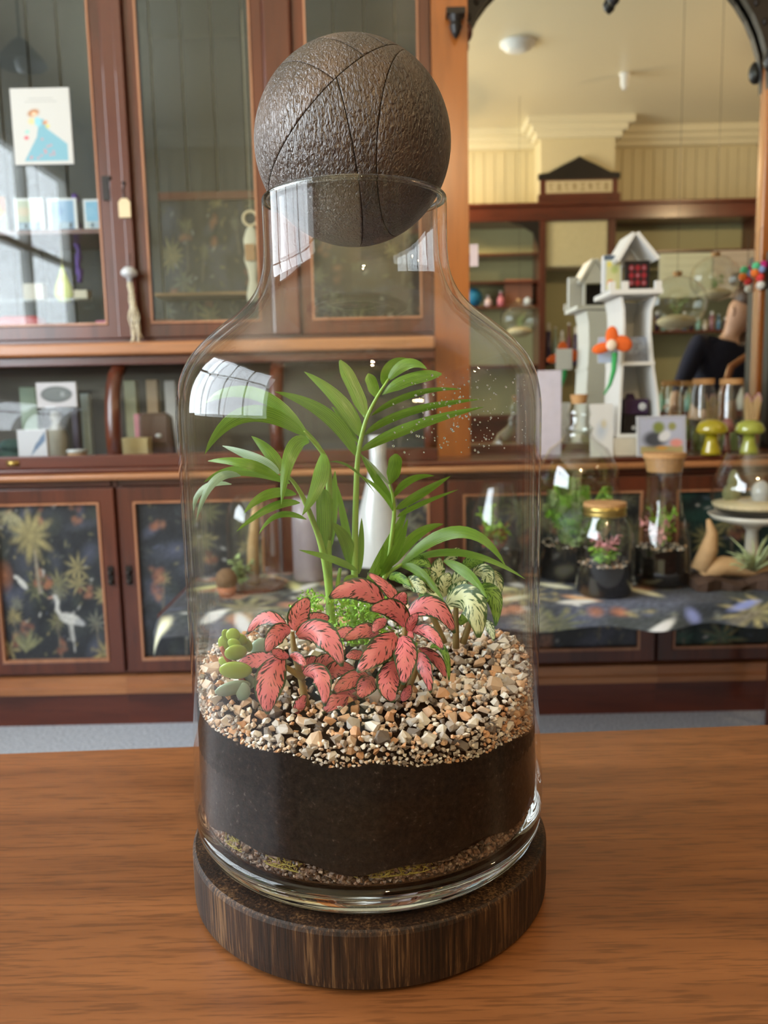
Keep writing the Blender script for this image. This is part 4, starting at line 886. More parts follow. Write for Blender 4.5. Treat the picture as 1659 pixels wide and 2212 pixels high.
cb = P(983, 55, UY - .03); MB().box(cb.x - .032, cb.x + .032, UY - .075, UY - .0285, cb.z + .02, cb.z + .04).lathe([(.004, -.05), (.014, -.035), (.022, -.012), (.018, .0), (.026, .02)], (cb.x, UY - .05, cb.z), 14).build('corbel', M_BLACKW, mr, smooth=False)
dp = P(1326, 6, YM - .03); MB().lathe([(.001, -.014), (.018, .0), (.024, .02), (.014, .04), (.014, MT - dp.z)], (dp.x, YM - .03, dp.z), 14).build('drop_finial', M_BLACKW, mr, smooth=True)

# ------------------------------------------------------------------ things in and on the fitting
def flat(name, label, cat, x0, x1, y0, y1, Y, cv, zs=None, thick=.004, lean=0.0, group=None, back=None):
    """printed card/picture: px box, stands on zs when given"""
    a = P(x0, (y0 + y1) / 2, Y).x; b_ = P(x1, (y0 + y1) / 2, Y).x; xm = (x0 + x1) / 2
    zt = P(xm, y0, Y).z; zl = P(xm, y1, Y).z if zs is None else zs + .0005
    cx, cz = (a + b_) / 2, (zt + zl) / 2; hw, hh = (b_ - a) / 2, (zt - zl) / 2
    t = thing(name, label, cat, (cx, Y, zl), group)
    R = Matrix.Rotation(-lean, 3, 'X'); base = Vector((cx, Y, zl))
    def L_(p): return base + R @ (Vector(p) - base)
    m = B(cx - hw, cx + hw, Y, Y + thick, zl, zt); m.v = [tuple(L_(p)) for p in m.v]; m.build('card', back or M_PAPER, t)
    m = cv.mesh((cx, Y - .0006, cz), (hw * .985, 0, 0), (0, 0, hh * .985)); m.v = [tuple(L_(p)) for p in m.v]; m.build('print', M_PRINT, t); return t
def bxt(name, label, cat, x0, x1, ytop, Y, zs, depth, mat, group=None, bevel=.003):
    ym = ytop; a, b_ = P(x0, ym, Y).x, P(x1, ym, Y).x; zt = P((x0 + x1) / 2, ytop, Y).z
    return tag(B(a, b_, Y, Y + depth, zs + .0005, zt).build(name, mat, None, bevel=bevel, off=((a + b_) / 2, Y, zs)), label, cat, group)

cv = Canvas(96, 124, (198, 196, 190))
cv.poly([(.46, .60), (.40, .36), (.16, .04), (.92, .04), (.92, .26), (.60, .46), (.53, .60)], (120, 168, 182))
r_ = random.Random(2)
for _ in range(22):
    a, b2 = r_.uniform(.25, .88), r_.uniform(.07, .36)
    if b2 < .36 - abs(a - .45) * .35: cv.ell(a, b2, .02, .018, 0, (204, 130, 130), .4, .8)
cv.ell(.37, .68, .10, .06, .3, (176, 120, 72), .3); cv.ell(.38, .665, .045, .035, 0, (232, 190, 160), .3); cv.ell(.33, .57, .06, .055, .4, (214, 196, 140), .4, .9)
cv.ell(.44, .56, .06, .08, .2, (140, 196, 206), .3); cv.ell(.56, .55, .045, .03, .5, (196, 130, 80), .4); cv.ell(.60, .50, .035, .03, .5, (206, 196, 96), .4); cv.ell(.22, .35, .04, .03, 0, (206, 84, 96), .3); cv.ell(.24, .43, .04, .03, .4, (150, 200, 190), .4)
cv.line(.30, .87, .72, .87, .006, (150, 150, 148), .8); cv.line(.24, .83, .78, .83, .006, (150, 150, 148), .8)
flat('greeting_card', 'white greeting card with a lady in a blue gown stuck on the glass door', 'card', 27, 154, 190, 355, UY - .006, cv)
def seascape(c0, c1, c2, seed):
    c = Canvas(46, 54, (230, 230, 234)); c.rect(.09, .91, .07, .93, c0); c.rect(.09, .91, .07, .32, c2); c.ell(.3, .62, .22, .16, 0, c1, .3, .9); c.ell(.5, .20, .36, .12, 0, (176, 196, 214), .3, .9)
    for q in (.36, .76): c.ell(q, .2, .05, .09, 0, (60, 70, 76), .3)
    return c
G3 = 'small square prints on the upper shelf'
flat('small_print', 'pastel pink and green square print on the shelf below the greeting card', 'print', 32, 95, 428, 503, 3.16, seascape((190, 196, 176), (214, 196, 172), (120, 142, 166), 1), z_s, .01, group=G3)
flat('small_print', 'pale blue square print beside the pastel one on the shelf', 'print', 104, 167, 428, 503, 3.16, seascape((140, 176, 212), (112, 150, 196), (120, 150, 186), 2), z_s, .01, group=G3)
flat('small_print', 'sky-blue print with white foreground half hidden by the door stile', 'print', 181, 230, 430, 503, 3.16, seascape((140, 190, 222), (150, 196, 226), (222, 220, 214), 3), z_s, .01, group=G3)
c = Canvas(30, 40, (206, 150, 80)); c.poly([(0, 0), (1, .6), (1, 0)], (150, 196, 170)); c.poly([(0, 1), (.5, 1), (1, .5), (1, 1)], (168, 92, 56)); c.rect(0, 1, 0, .1, (226, 226, 226))
flat('small_print', 'orange abstract print at the left end of the shelf row', 'print', -30, 13, 425, 503, 3.16, c, z_s, .01, group=G3)
rb = MB(); zz = np.linspace(P(165, 420, 3.3).z, P(160, 610, 3.3).z, 18); xx = P(165, 500, 3.3).x
rb.tube([(xx + .005 * math.sin(k * 1.3), 3.30 + .006 * math.cos(k), z) for k, z in enumerate(zz)], [.012 + .004 * math.sin(k * 2.2) for k in range(18)], 6)
tag(rb.build('ribbon_garland', plain('purple_ribbon', (110, 80, 170), .6, var=.3), None, smooth=True, off=(xx, 3.30, zz[-1])), 'purple ribbon garland hanging behind the square prints', 'garland')
UBt = UB + .0205
p = P(140, 655, 3.2)
orn = thing('drop_ornament', 'lime-yellow teardrop ornament hanging below the print shelf', 'ornament', (p.x, 3.2, p.z))
MB().lathe([(.001, .0), (.022, .006), (.036, .03), (.032, .06), (.016, .10), (.004, .135), (.001, .14)], (p.x, 3.2, p.z), 16, sx=1, sy=.5).build('drop', plain('lime_yellow_glaze', (214, 222, 90), .25, coat=.5), orn, smooth=True)
MB().tube([(p.x, 3.2, p.z + .138), (p.x, 3.2, z_s - .017)], .0012, 5).build('cord', M_ROPE, orn)
r2t = B(SX0, pA1 - .01, 3.14, 3.42, 1.512, 1.522).build('glass_shelf', M_PANE, uc)
bxt('gift_box', 'small white box with beige side under the print shelf', 'box', 48, 92, 612, 3.2, 1.522, .05, plain('white_box', (212, 206, 196), .6))
bxt('gift_box', 'small cream box to the right of the lime ornament', 'box', 150, 188, 626, 3.2, 1.522, .05, plain('cream_box', (214, 204, 184), .6))
def bag(x0, x1, y0, Y, label, mat):
    a, b_ = P(x0, 710, Y).x, P(x1, 710, Y).x; zt = P((x0 + x1) / 2, y0, Y).z; t = thing('handbag', label, 'handbag', ((a + b_) / 2, Y, UBt), 'red handbags in the upper cabinet'); w = b_ - a; h = zt - UBt
    pts = [(a, Y, UBt + .0005), (b_, Y, UBt + .0005), (b_ + .0, Y, UBt + h * .45), (b_ - w * .08, Y, zt - h * .06), (b_ - w * .2, Y, zt), (a + w * .2, Y, zt), (a + w * .08, Y, zt - h * .06), (a, Y, UBt + h * .45)]
    bd = MB().prism(pts, (0, .07, 0)).build('body', mat, t, bevel=.008); MB().box(a + w * .08, b_ - w * .08, Y - .006, Y + .002, UBt + h * .35, zt - h * .08).build('flap', mat, t, bevel=.004)
    MB().ell((a + w * .55, Y - .010, UBt + h * .33), .012, .006, .012).ell((a + w * .68, Y - .010, UBt + h * .30), .010, .006, .010).build('clasp', M_BRASS, t, smooth=True)
bag(-12, 94, 682, 3.12, 'larger red leather handbag with brass clasp at the left edge', M_RED); bag(110, 192, 706, 3.14, 'smaller red leather purse beside the larger red handbag', M_RED)
bxt('gift_box', 'pink and white box beside the red purse behind the door stile', 'box', 206, 238, 692, 3.16, UBt, .05, plain('pink_box', (206, 120, 150), .6))
bxt('book', 'pale book with pink spine at the bottom of the second glazed bay', 'book', 318, 374, 690, 3.15, UBt, .03, plain('pale_pink_cover', (190, 150, 150), .6))
bxt('book', 'orange-brown book lying beside the pale book in the second bay', 'book', 398, 452, 706, 3.2, UBt, .05, plain('orange_cover', (170, 96, 60), .6))
bxt('book', 'ochre low box at the right of the orange-brown book', 'box', 404, 470, 722, 3.12, UBt, .05, plain('ochre_box', (150, 118, 66), .6))
def bottle(name, label, cat, px, ytop, Y, zs, r, mat, group=None, neck=.35, cap=None):
    c_ = P(px, ytop, Y); h = c_.z - zs; t = thing(name, label, cat, (c_.x, Y, zs), group)
    MB().lathe([(r * .9, .0005), (r, .004), (r, h * (1 - neck) - r * .3), (r * .8, h * (1 - neck)), (r * .36, h * (1 - neck * .72)), (r * .34, h * .9)], (c_.x, Y, zs), 18).build('body', mat, t, smooth=True)
    MB().lathe([(r * .42, h * .9), (r * .42, h)], (c_.x, Y, zs), 14).build('cap', cap or M_WHITE, t); return t
bottle('bottle', 'slim white bottle standing left of the pale book', 'bottle', 318, 664, 3.14, UBt, .016, plain('bluish_white_ceramic', (186, 190, 204), .3))
# hanging things on the dark post
def hang_tag():
    p = P(270, 470, UY - .045); t = thing('hanging_tag', 'cream wooden tag hanging from the dark post', 'tag', (p.x, UY - .045, p.z)); h = P(270, 428, UY - .045).z - p.z; w = .021
    MB().prism([(p.x - w, UY - .045, p.z), (p.x + w, UY - .045, p.z), (p.x + w, UY - .045, p.z + h * .8), (p.x + w * .5, UY - .045, p.z + h), (p.x - w * .5, UY - .045, p.z + h), (p.x - w, UY - .045, p.z + h * .8)], (0, .006, 0)).build('plate', M_TAG, t, bevel=.002)
    MB().tube([(p.x, UY - .042, p.z + h - .004), (p.x - .004, UY - .040, p.z + h + .03), (p.x + .004, UY - .037, p.z + h + .05)], .0018, 5).ell((p.x, UY - .037, p.z + h + .052), .006, .006, .006).build('cord', M_IRON, t)
hang_tag()
p = P(279, 590, UY - .06); jf = thing('jellyfish_tassel', 'white ceramic mushroom cap with long wavy cord tassel hanging on the post', 'ornament', (p.x, UY - .06, P(285, 740, UY).z))
MB().lathe([(.001, .022), (.016, .02), (.027, .008), (.029, -.004), (.022, -.012), (.010, -.015), (.009, -.03), (.001, -.031)], (p.x, UY - .06, p.z), 18).build('cap', M_FROST, jf, smooth=True)
zl = P(285, 740, UY - .05).z; tt = MB(); r_ = random.Random(5)
for k in range(11):
    ph = r_.uniform(0, 6); sp = r_.uniform(-1, 1) * .02
    tt.tube([(p.x + .006 * math.sin(ph + j * 1.1) + sp * j / 12 + .012 * j / 12, UY - .06 + .006 * math.cos(ph + j), p.z - .02 + (zl + r_.random() * .0 + k * .004 - p.z) * j / 12) for j in range(13)], .0026, 5)
tt.build('tassel', M_ROPE, jf, smooth=True); MB().tube([(p.x, UY - .06, p.z + .02), (p.x, UY - .038, p.z + .07)], .0012, 5).build('cord', M_IRON, jf)
# macrame doll in the second bay
p = P(541, 472, 3.2); md = thing('macrame_hanging', 'knotted macrame hanging with a round wooden ring in the second glazed bay', 'ornament', (p.x, 3.2, P(541, 645, 3.2).z))
MB().tube([(p.x + .026 * math.cos(a), 3.2, p.z + .026 * math.sin(a)) for a in np.linspace(0, 2 * math.pi, 25)], .0055, 8).build('ring', M_TAG, md, smooth=True)
MB().lathe([(.006, -.026), (.018, -.04), (.03, -.075), (.026, -.12), (.030, -.15), (.018, -.185), (.014, -.22), (.026, -.28), (.024, -.30)], (p.x, 3.2, p.z), 14, sy=.4).build('knotted_body', M_ROPE, md, smooth=True)
pp = P(540, 545, 3.18); B(pp.x - .018, pp.x + .018, 3.178, 3.182, pp.z - .03, pp.z + .03).build('label_card', plain('kraft_card', (176, 132, 88), .7), md)
MB().tube([(p.x, 3.2, p.z + .03), (p.x, 3.2, zt_ - .007)], .001, 5).build('cord', M_ROPE, md)
# inside the curved showcase
c = Canvas(60, 44, (206, 200, 206)); c.ell(.5, .52, .40, .24, 0, (78, 82, 84), .08); c.ell(.5, .52, .36, .20, 0, (112, 116, 118), .1); c.rect(.6, .7, .42, .62, (150, 154, 156))
flat('oval_sign', 'white framed plaque with a dark oval hung inside the curved showcase', 'plaque', 79, 165, 826, 880, 2.99, c, None, .012)
c = Canvas(40, 34, (206, 206, 214)); c.poly([(.4, .3), (.95, .7), (.95, .95), (.6, .6)], (110, 130, 160)); c.rect(0, 1, 0, .12, (236, 236, 236))
flat('photo_card', 'pale card with a bluish streak standing in the curved showcase', 'card', 38, 101, 928, 978, 2.90, c, WT, .02)
p = P(164, 935, 2.93); pot = thing('glazed_pot', 'small round tan pot with a grey rim in the curved showcase', 'pot', (p.x, 2.93, WT))
MB().lathe([(.022, .0005), (.034, .012), (.036, .03), (.03, .05)], (p.x, 2.93, WT), 20).build('body', plain('tan_glaze', (196, 158, 120), .4), pot, smooth=True); MB().lathe([(.034, .05), (.036, .053), (.036, .06), (.03, .062)], (p.x, 2.93, WT), 20).build('rim', M_FROST, pot, smooth=True)
tag(MB().ell((P(12, 940, 2.98).x, 2.98, WT + .03), .06, .05, .032).ell((P(20, 930, 2.98).x, 2.99, WT + .075), .045, .035, .025).build('folded_scarf', plain('teal_cloth', (78, 110, 112), .9, var=.5, scale=20), None, smooth=True, off=(P(12, 940, 2.98).x, 2.98, WT)), 'teal and grey scarf bundled at the left of the showcase', 'scarf')
p = P(120, 880, 3.08); ft = thing('stone_figure', 'pale grey carved figure behind the cards in the showcase', 'figurine', (p.x, 3.08, WT))
MB().lathe([(.045, .0005), (.046, .02), (.034, .05), (.040, .10), (.026, .135), (.014, .15), (.022, .17), (.018, .192), (.001, .2)], (p.x, 3.08, WT), 16).build('body', plain('pale_grey_stone', (176, 172, 160), .7, var=.2), ft, smooth=True)
bxt('tall_carton', 'dark purple narrow carton behind the tan pot', 'carton', 152, 166, 880, 3.05, WT, .03, plain('dark_purple_card', (60, 52, 72), .5))
bxt('tall_carton', 'white and blue narrow carton right of the oval plaque', 'carton', 172, 190, 850, 3.1, WT, .03, plain('white_blue_card', (176, 196, 200), .5))
bxt('tall_carton', 'pale green carton at the back of the showcase left of the plaque', 'carton', 40, 76, 836, 3.2, WT, .04, plain('pale_green_card', (150, 172, 150), .5))
bxt('gift_box', 'cream flat box just right of the curved showcase rib', 'box', 262, 318, 946, 2.92, WT, .06, plain('cream_flat_box', (206, 188, 140), .6))
p = P(336, 892, 3.0); bg_ = thing('leather_satchel', 'dark brown leather satchel standing right of the cream flat box', 'bag', (p.x, 3.0, WT)); a, b_ = P(298, 930, 3.0).x, P(374, 930, 3.0).x; zt = p.z
MB().prism([(a, 3.0, WT + .0005), (b_, 3.0, WT + .0005), (b_ - .012, 3.0, zt - .015), (b_ - .03, 3.0, zt), (a + .02, 3.0, zt), (a + .004, 3.0, zt - .015)], (0, .05, 0)).build('body', plain('brown_leather', (84, 54, 44), .35), bg_, bevel=.006)
MB().box(a + .012, b_ - .018, 2.994, 3.0, WT + .07, zt - .006).build('flap', plain('brown_leather', (84, 54, 44), .35), bg_, bevel=.003); MB().ell((a + .075, 2.992, WT + .10), .012, .005, .008).build('buckle', M_FROST, bg_, smooth=True)
bxt('book', 'pinkish thin book leaning behind the cream flat box in the showcase', 'book', 288, 300, 894, 3.04, WT, .08, plain('pink_spine', (186, 120, 130), .6))
bxt('tall_carton', 'patterned sage carton right of the showcase rib at the back', 'carton', 266, 292, 822, 3.2, WT, .04, plain('sage_pattern_card', (168, 172, 140), .5))
bxt('tall_carton', 'beige tall carton behind the leather satchel', 'carton', 314, 338, 820, 3.22, WT, .04, plain('beige_carton', (186, 160, 126), .5))
bxt('tall_carton', 'white tall carton nearest the jar at the back of the showcase', 'carton', 354, 378, 822, 3.22, WT, .04, plain('white_carton', (200, 200, 198), .5))

# ---- on the worktop in front of the mirror
PZ0 = WT + .0005
TY0, TY1 = 2.87, 3.06; zp = P(1380, 946, TY0).z
bxt('display_riser', 'beige block under the white toy tower', 'riser', 1326, 1432, 946, TY0 - .005, WT, .20, plain('beige_riser', (206, 196, 176), .6))
tw = thing('toy_tower', 'white open wooden tower shelf with a pointed roof in front of the mirror', 'tower shelf', (P(1380, 946, TY0).x, TY0, zp))
def tx(x, y): p = P(x, y, TY0); return p.x, p.z
def sidepanel(pts):
    q = [tx(*a) for a in pts]; m = MB(); n = len(q); poly = [(x, TY0, z) for x, z in q] + [(x + .008, TY0, z) for x, z in reversed(q)]
    return MB().prism(poly, (0, TY1 - TY0, 0))
zq = lambda pts: pts
sidepanel([(1334, 944), (1338, 860), (1342, 790), (1346, 720), (1345, 670), (1340, 640)]).build('side_panel', M_WHITE, tw)
sidepanel([(1424, 944), (1418, 860), (1408, 790), (1402, 720), (1404, 670), (1414, 640)]).build('side_panel', M_WHITE, tw)
poly = [tx(*a) for a in [(1334, 944), (1342, 790), (1346, 720), (1345, 670), (1340, 640), (1418, 640), (1408, 670), (1408, 720), (1413, 790), (1428, 944)]]
MB().prism([(x, TY1 - .002, z) for x, z in poly], (0, .008, 0)).build('back_panel', M_WHITE, tw)
for (xa, xb, y) in ((1332, 1432, 942), (1340, 1414, 786)):
    (a, z1), (b_, _) = tx(xa, y), tx(xb, y); B(a, b_, TY0 - .002, TY1, z1 - .006, z1 + .006).build('shelf', M_WHITE, tw)
(a, z1), (b_, _) = tx(1322, 632), tx(1424, 632)
B(a - .01, b_ + .006, TY0 - .02, TY1 + .01, z1 - .008, z1 + .008).build('parapet', M_WHITE, tw)
for xx_ in (a - .004, a + .04, b_ - .008): B(xx_ - .010, xx_ + .010, TY0 - .02, TY0, z1 + .008, z1 + .034).build('battlement', M_WHITE, tw)
zl_ = z1 + .008
(rxm, rzt), (rx0, rz0), (rx1, rz1) = tx(1372, 506), tx(1336, 566), tx(1418, 562)
rm = MB(); th = .012
for (xa, za, xb, zb_) in ((rx0, rz0, rxm, rzt), (rxm, rzt, rx1, rz1)):
    d = Vector((xb - xa, 0, zb_ - za)).normalized(); n = Vector((-d.z, 0, d.x)) * th
    rm.prism([(xa, TY0 - .01, za), (xb, TY0 - .01, zb_), (xb + n.x, TY0 - .01, zb_ + n.z), (xa + n.x, TY0 - .01, za + n.z)], (0, .15, 0))
rm.build('roof', M_WHITE, tw)
MB().prism([(rx0 + .012, TY0 + .12, rz0), (rx1 - .012, TY0 + .12, rz1), (rxm, TY0 + .12, rzt)], (0, .008, 0)).build('gable_back', M_WHITE, tw)
for xx_ in (rx0 + .012, rx1 - .016): B(xx_, xx_ + .008, TY0 + .11, TY0 + .13, zl_, min(rz0, rz1) + .01).build('roof_post', M_WHITE, tw)
c = Canvas(44, 44, (30, 24, 26))
for i in range(3):
    for j in range(3):
        c.ell(.24 + i * .26, .24 + j * .26, .10, .10, 0, (150, 34, 46), .3)
        if (i + j) % 2 == 0: c.ell(.24 + i * .26, .24 + j * .26, .04, .04, 0, (150, 130, 140), .4)
flat('patterned_tile', 'black tile with red floral pattern standing under the tower roof', 'tile', 1351, 1404, 563, 614, TY0 + .02, c, zl_, .02, back=M_BLACKW)
c = Canvas(44, 60, (200, 206, 208)); c.rect(0, 1, .88, 1, (70, 84, 100)); c.rect(.12, .95, .05, .86, (206, 202, 150)); c.ell(.35, .25, .16, .10, .3, (226, 120, 60), .3); c.ell(.6, .6, .2, .14, 0, (176, 186, 110), .4); c.ell(.3, .75, .12, .08, 0, (226, 206, 90), .4)
flat('card_pack', 'pack of yellow illustrated cards standing on the tower parapet', 'card pack', 1304, 1343, 551, 626, TY0 + .05, c, zl_, .03)
c = Canvas(40, 40, (150, 158, 172)); r_ = random.Random(8)
for _ in range(60): c.line(r_.random(), r_.random(), r_.random(), r_.random(), .012, r_.choice([(110, 118, 132), (190, 196, 206), (90, 94, 104)]), .5)
c.rect(0, 1, 0, .35, (110, 108, 108), .5)
zs1 = tx(1370, 786)[1] + .006
flat('grey_postcard', 'grey-blue etched postcard on the middle tower shelf', 'card', 1352, 1403, 727, 780, TY0 + .03, c, zs1, .004, .05)
zs0 = tx(1370, 942)[1] + .006
cam_ = thing('ceramic_camera', 'black and dark purple camera-shaped box on the lowest tower shelf', 'ornament', (P(1372, 935, TY0 + .05).x, TY0 + .05, zs0)); a, b_ = P(1348, 900, TY0 + .05).x, P(1400, 900, TY0 + .05).x; z2 = P(1372, 862, TY0 + .05).z; zm = P(1372, 895, TY0 + .05).z
B(a, b_, TY0 + .05, TY0 + .11, zs0 + .0005, zm).build('lower_body', M_BLACKW, cam_, bevel=.003); B(a, b_, TY0 + .045, TY0 + .11, zm, z2).build('upper_body', plain('dark_purple_ceramic', (62, 44, 70), .25), cam_, bevel=.004)
MB().prism([(a + .01, TY0 + .06, z2), (a + .042, TY0 + .06, z2), (a + .034, TY0 + .06, z2 + .02), (a + .018, TY0 + .06, z2 + .02)], (0, .03, 0)).build('top_hump', plain('dark_purple_ceramic', (62, 44, 70), .25), cam_)
MB().ell((b_ - .022, TY0 + .044, (z2 + zm) / 2), .014, .004, .014).ell((a + .034, TY0 + .048, zs0 + .02), .008, .004, .008).build('lens', M_FROST, cam_, smooth=True)
c = Canvas(40, 50, (222, 220, 216)); c.ell(.5, .5, .26, .2, .4, (188, 196, 206), .5, .8); c.ell(.6, .62, .12, .1, 0, (206, 190, 150), .5, .7)
flat('white_card', 'white card with a faint drawing leaning against the tower foot', 'card', 1276, 1326, 872, 940, TY0 - .01, c, WT, .003, .08)
c = Canvas(40, 30, (186, 198, 222)); c.ell(.5, .5, .3, .2, 0, (210, 214, 226), .5)
flat('blue_card', 'pale blue card fixed on the left side of the white tower', 'card', 1292, 1336, 728, 784, TY0 - .015, c, None, .003)
flw = thing('felt_flower', 'orange felt flower with a green stem hung on the white tower', 'flower', (P(1318, 850, 2.82).x, 2.82, P(1318, 850, 2.82).z)); c0 = P(1322, 746, 2.82)
pt = MB()
for (x, y, rx, rz, ro) in ((1322, 728, .022, .036, 0), (1300, 752, .034, .018, .25), (1345, 742, .034, .026, -.4)):
    q = P(x, y, 2.82); pt.ell(q, rx, .008, rz, 12, 8, Matrix.Rotation(-ro, 3, 'Y'))
pt.build('petals', plain('orange_felt', (238, 106, 40), .9, var=.25, scale=50), flw, smooth=True); MB().ell((c0.x - .004, 2.81, c0.z), .018, .008, .019).build('centre', plain('cream_felt', (236, 214, 190), .9), flw, smooth=True)
MB().tube([P(1328, 762, 2.825), P(1326, 800, 2.82), P(1318, 830, 2.815), P(1305, 852, 2.81)], [.010, .009, .006, .003], 8).build('stem', plain('green_felt', (60, 158, 86), .9), flw, smooth=True)
# easel card
ec = Canvas(60, 60, (176, 178, 192)); ec.rect(.06, .94, .05, .93, (182, 186, 206)); ec.rect(.06, .94, .05, .25, (176, 160, 110)); ec.ell(.36, .42, .24, .2, 0, (74, 76, 84), .3); ec.ell(.56, .50, .11, .15, -.6, (226, 226, 230), .2); ec.ell(.44, .72, .12, .14, 0, (130, 140, 70), .3); ec.ell(.72, .74, .08, .1, 0, (150, 150, 90), .3); ec.ell(.80, .32, .13, .1, 0, (226, 150, 140), .3); ec.ell(.5, .2, .12, .05, 0, (206, 150, 70), .4)
flat('framed_picture', 'small clear-framed picture of a bird and flowers leaning above the corked flask', 'picture', 1378, 1484, 898, 982, 2.835, ec, WT, .008, .12)
zc = P(1430, 890, 2.83).z
def mushroom(x, ytop, Y, rcap, mat, label):
    p = P(x, ytop, Y); h = p.z - WT; t = thing('glass_mushroom', label, 'ornament', (p.x, Y, WT), 'coloured glass mushrooms on the worktop')
    MB().lathe([(rcap * .62, .0008), (rcap * .6, h * .1), (rcap * .42, h * .35), (rcap * .36, h * .58)], (p.x, Y, WT), 20).build('stem', mat, t, smooth=True)
    MB().lathe([(rcap * .36, h * .58), (rcap * .9, h * .60), (rcap, h * .70), (rcap * .82, h * .88), (rcap * .4, h * .98), (.001, h)], (p.x, Y, WT), 24).build('cap', mat, t, smooth=True)
mushroom(1538, 905, 2.85, .053, M_YELG, 'amber-yellow glass mushroom left of the pink one'); mushroom(1620, 906, 2.85, .05, M_LIMEG, 'lime glass mushroom with a wide flat cap near the right edge'); mushroom(1572, 903, 2.92, .024, M_PINKG, 'slim pink glass mushroom between the yellow and lime ones')
def corkjar(x, ytop, Y, r, label):
    p = P(x, ytop, Y); h = p.z - WT; t = thing('cork_jar', label, 'jar', (p.x, Y, WT), 'cork-topped jars on the worktop')
    MB().shell([(.001, .002), (r * .95, .002), (r, .01), (r, h * .8), (r * .8, h * .9), (r * .8, h * .94)], (p.x, Y, WT), 24).build('body', M_BGG, t, smooth=True); MB().lathe([(r * .86, h * .92), (r * .86, h)], (p.x, Y, WT), 20).build('cork', M_CORK, t)
    m = MB(); rr = random.Random(int(x))
    for _ in range(70): m.tube([(p.x + rr.uniform(-r, r) * .6, Y + rr.uniform(-r, r) * .6, WT + .004), (p.x + rr.uniform(-r, r) * .7, Y + rr.uniform(-r, r) * .7, WT + rr.uniform(.03, .08))], .0015, 4)
    m.build('moss_filling', M_FERND, t)
corkjar(1520, 818, 3.03, .044, 'left cork-topped glass jar behind the amber mushroom'); corkjar(1580, 818, 3.0, .046, 'right cork-topped glass jar of the pair behind the mushrooms')
p = P(1622, 905, 3.02); mt = thing('match_glass', 'glass of long wooden matches beside the black post at the right', 'glass', (p.x, 3.02, WT))
MB().shell([(.001, .002), (.034, .002), (.036, .11)], (p.x, 3.02, WT), 20).build('body', M_BGG, mt, smooth=True); m = MB(); hd = MB()
for k in range(12):
    a = k * .52; q = (p.x + .028 * math.cos(a) + .004, 3.02 + .024 * math.sin(a), WT + .19 + .012 * math.sin(k * 2.1)); m.tube([(p.x + .010 * math.cos(a + 1), 3.02 + .01 * math.sin(a + 1), WT + .006), q], .0032, 5); hd.ell(q, .0045, .0045, .006, 8, 6)
m.build('sticks', plain('match_wood', (222, 190, 140), .7), mt); hd.build('match_heads', plain('pale_pink_match', (206, 160, 160), .6), mt, smooth=True)
zt = P(1655, 540, 3.12).z
ux = P(1652, 700, 3.14).x; bst = thing('black_stand', 'tall black upright at the right edge beside the mirror', 'stand', (ux + .04, 3.12, WT)); B(ux, ux + .08, 3.10, 3.15, WT + .012, zt).build('upright', M_BLACKW, bst, bevel=.004); B(ux - .005, ux + .1, 3.06, 3.155, WT + .0005, WT + .012).build('foot', M_BLACKW, bst)
q = P(1640, 586, 3.15); PY = 3.15; pm = thing('pompom_charm', 'multicoloured pompom charm hanging by the right pillar', 'ornament', (q.x, PY, q.z - .04)); 
for k, (dx, dz, cc) in enumerate(((-.012, .018, (90, 190, 140)), (-.016, -.006, (240, 120, 50)), (.008, .008, (150, 170, 220)), (.016, .022, (190, 40, 120)), (.004, -.022, (230, 70, 70)), (.008, -.05, (236, 232, 224)))): MB().ell((q.x + dx, PY, q.z + dz), .016, .014, .016).build('pompom', plain('pompom_%d' % k, cc, .9, var=.3, scale=90), pm, smooth=True)
MB().tube([(q.x, PY, q.z + .02), (q.x, PY, q.z + .15), (mx1 - .001, PY, q.z + .16)], .0012, 5).build('cord', M_IRON, pm)
bxt('note_pad', 'tall pale lilac note pad propped behind the large fern terrarium', 'note pad', 1162, 1214, 800, 2.97, WT, .012, plain('lilac_paper', (206, 198, 208), .7))
p = P(1026, 560, UY - .06); bt = B(p.x - .014, p.x + .014, UY - .034, UY - .0285, p.z - .02, p.z + .055); tag(bt.build('price_tag', plain('pale_pink_tag', (216, 196, 196), .6), None, off=(p.x, UY - .03, p.z)), 'small pale tag on the honey-coloured pillar', 'tag')

# ------------------------------------------------------------------ bench with tropical cloth and small terrariums
BY0 = 2.25; BY1 = 2.77; BZ = P(1400, 1303, BY0).z
bxl, bxr = P(330, 1330, BY0).x, 1.55
bn = thing('bench', 'low trestle bench standing in front of the lower cabinets under the patterned cloth', 'bench', ((bxl + bxr) / 2, 2.52, 0))
B(bxl + .01, bxr - .01, BY0 + .012, BY1 - .01, BZ - .035, BZ - .006).build('bench_top', M_MAHOG, bn)
for x in (bxl + .34, bxr - .25):
    for y in (BY0 + .06, BY1 - .06): MB().tube([(x, y, 0), (x, y, BZ - .036)], .018, 10).build('leg', M_MAHOG, bn, smooth=True)
cvb = jungle(260, 64, 31, (62, 66, 74), n=2.6, sc_=.38)
for k in range(46):
    r_ = random.Random(k); cvb.ell(r_.random(), r_.random(), .022, .008, r_.uniform(0, 3), r_.choice([(206, 204, 170), (216, 218, 214), (196, 150, 110), (178, 178, 130), (120, 130, 176)]), .4, .9)
cvb.a = np.clip(cvb.a * 1.7, 0, .8); nx, ns = 260, 64; mb = MB(); prof_ = []
for j in range(ns):
    s = j / (ns - 1)
    if s < .24: prof_.append((BY0, BZ - .070 * (1 - s / .24)))
    else: prof_.append((BY0 + (BY1 - BY0) * (s - .24) / .76, BZ))
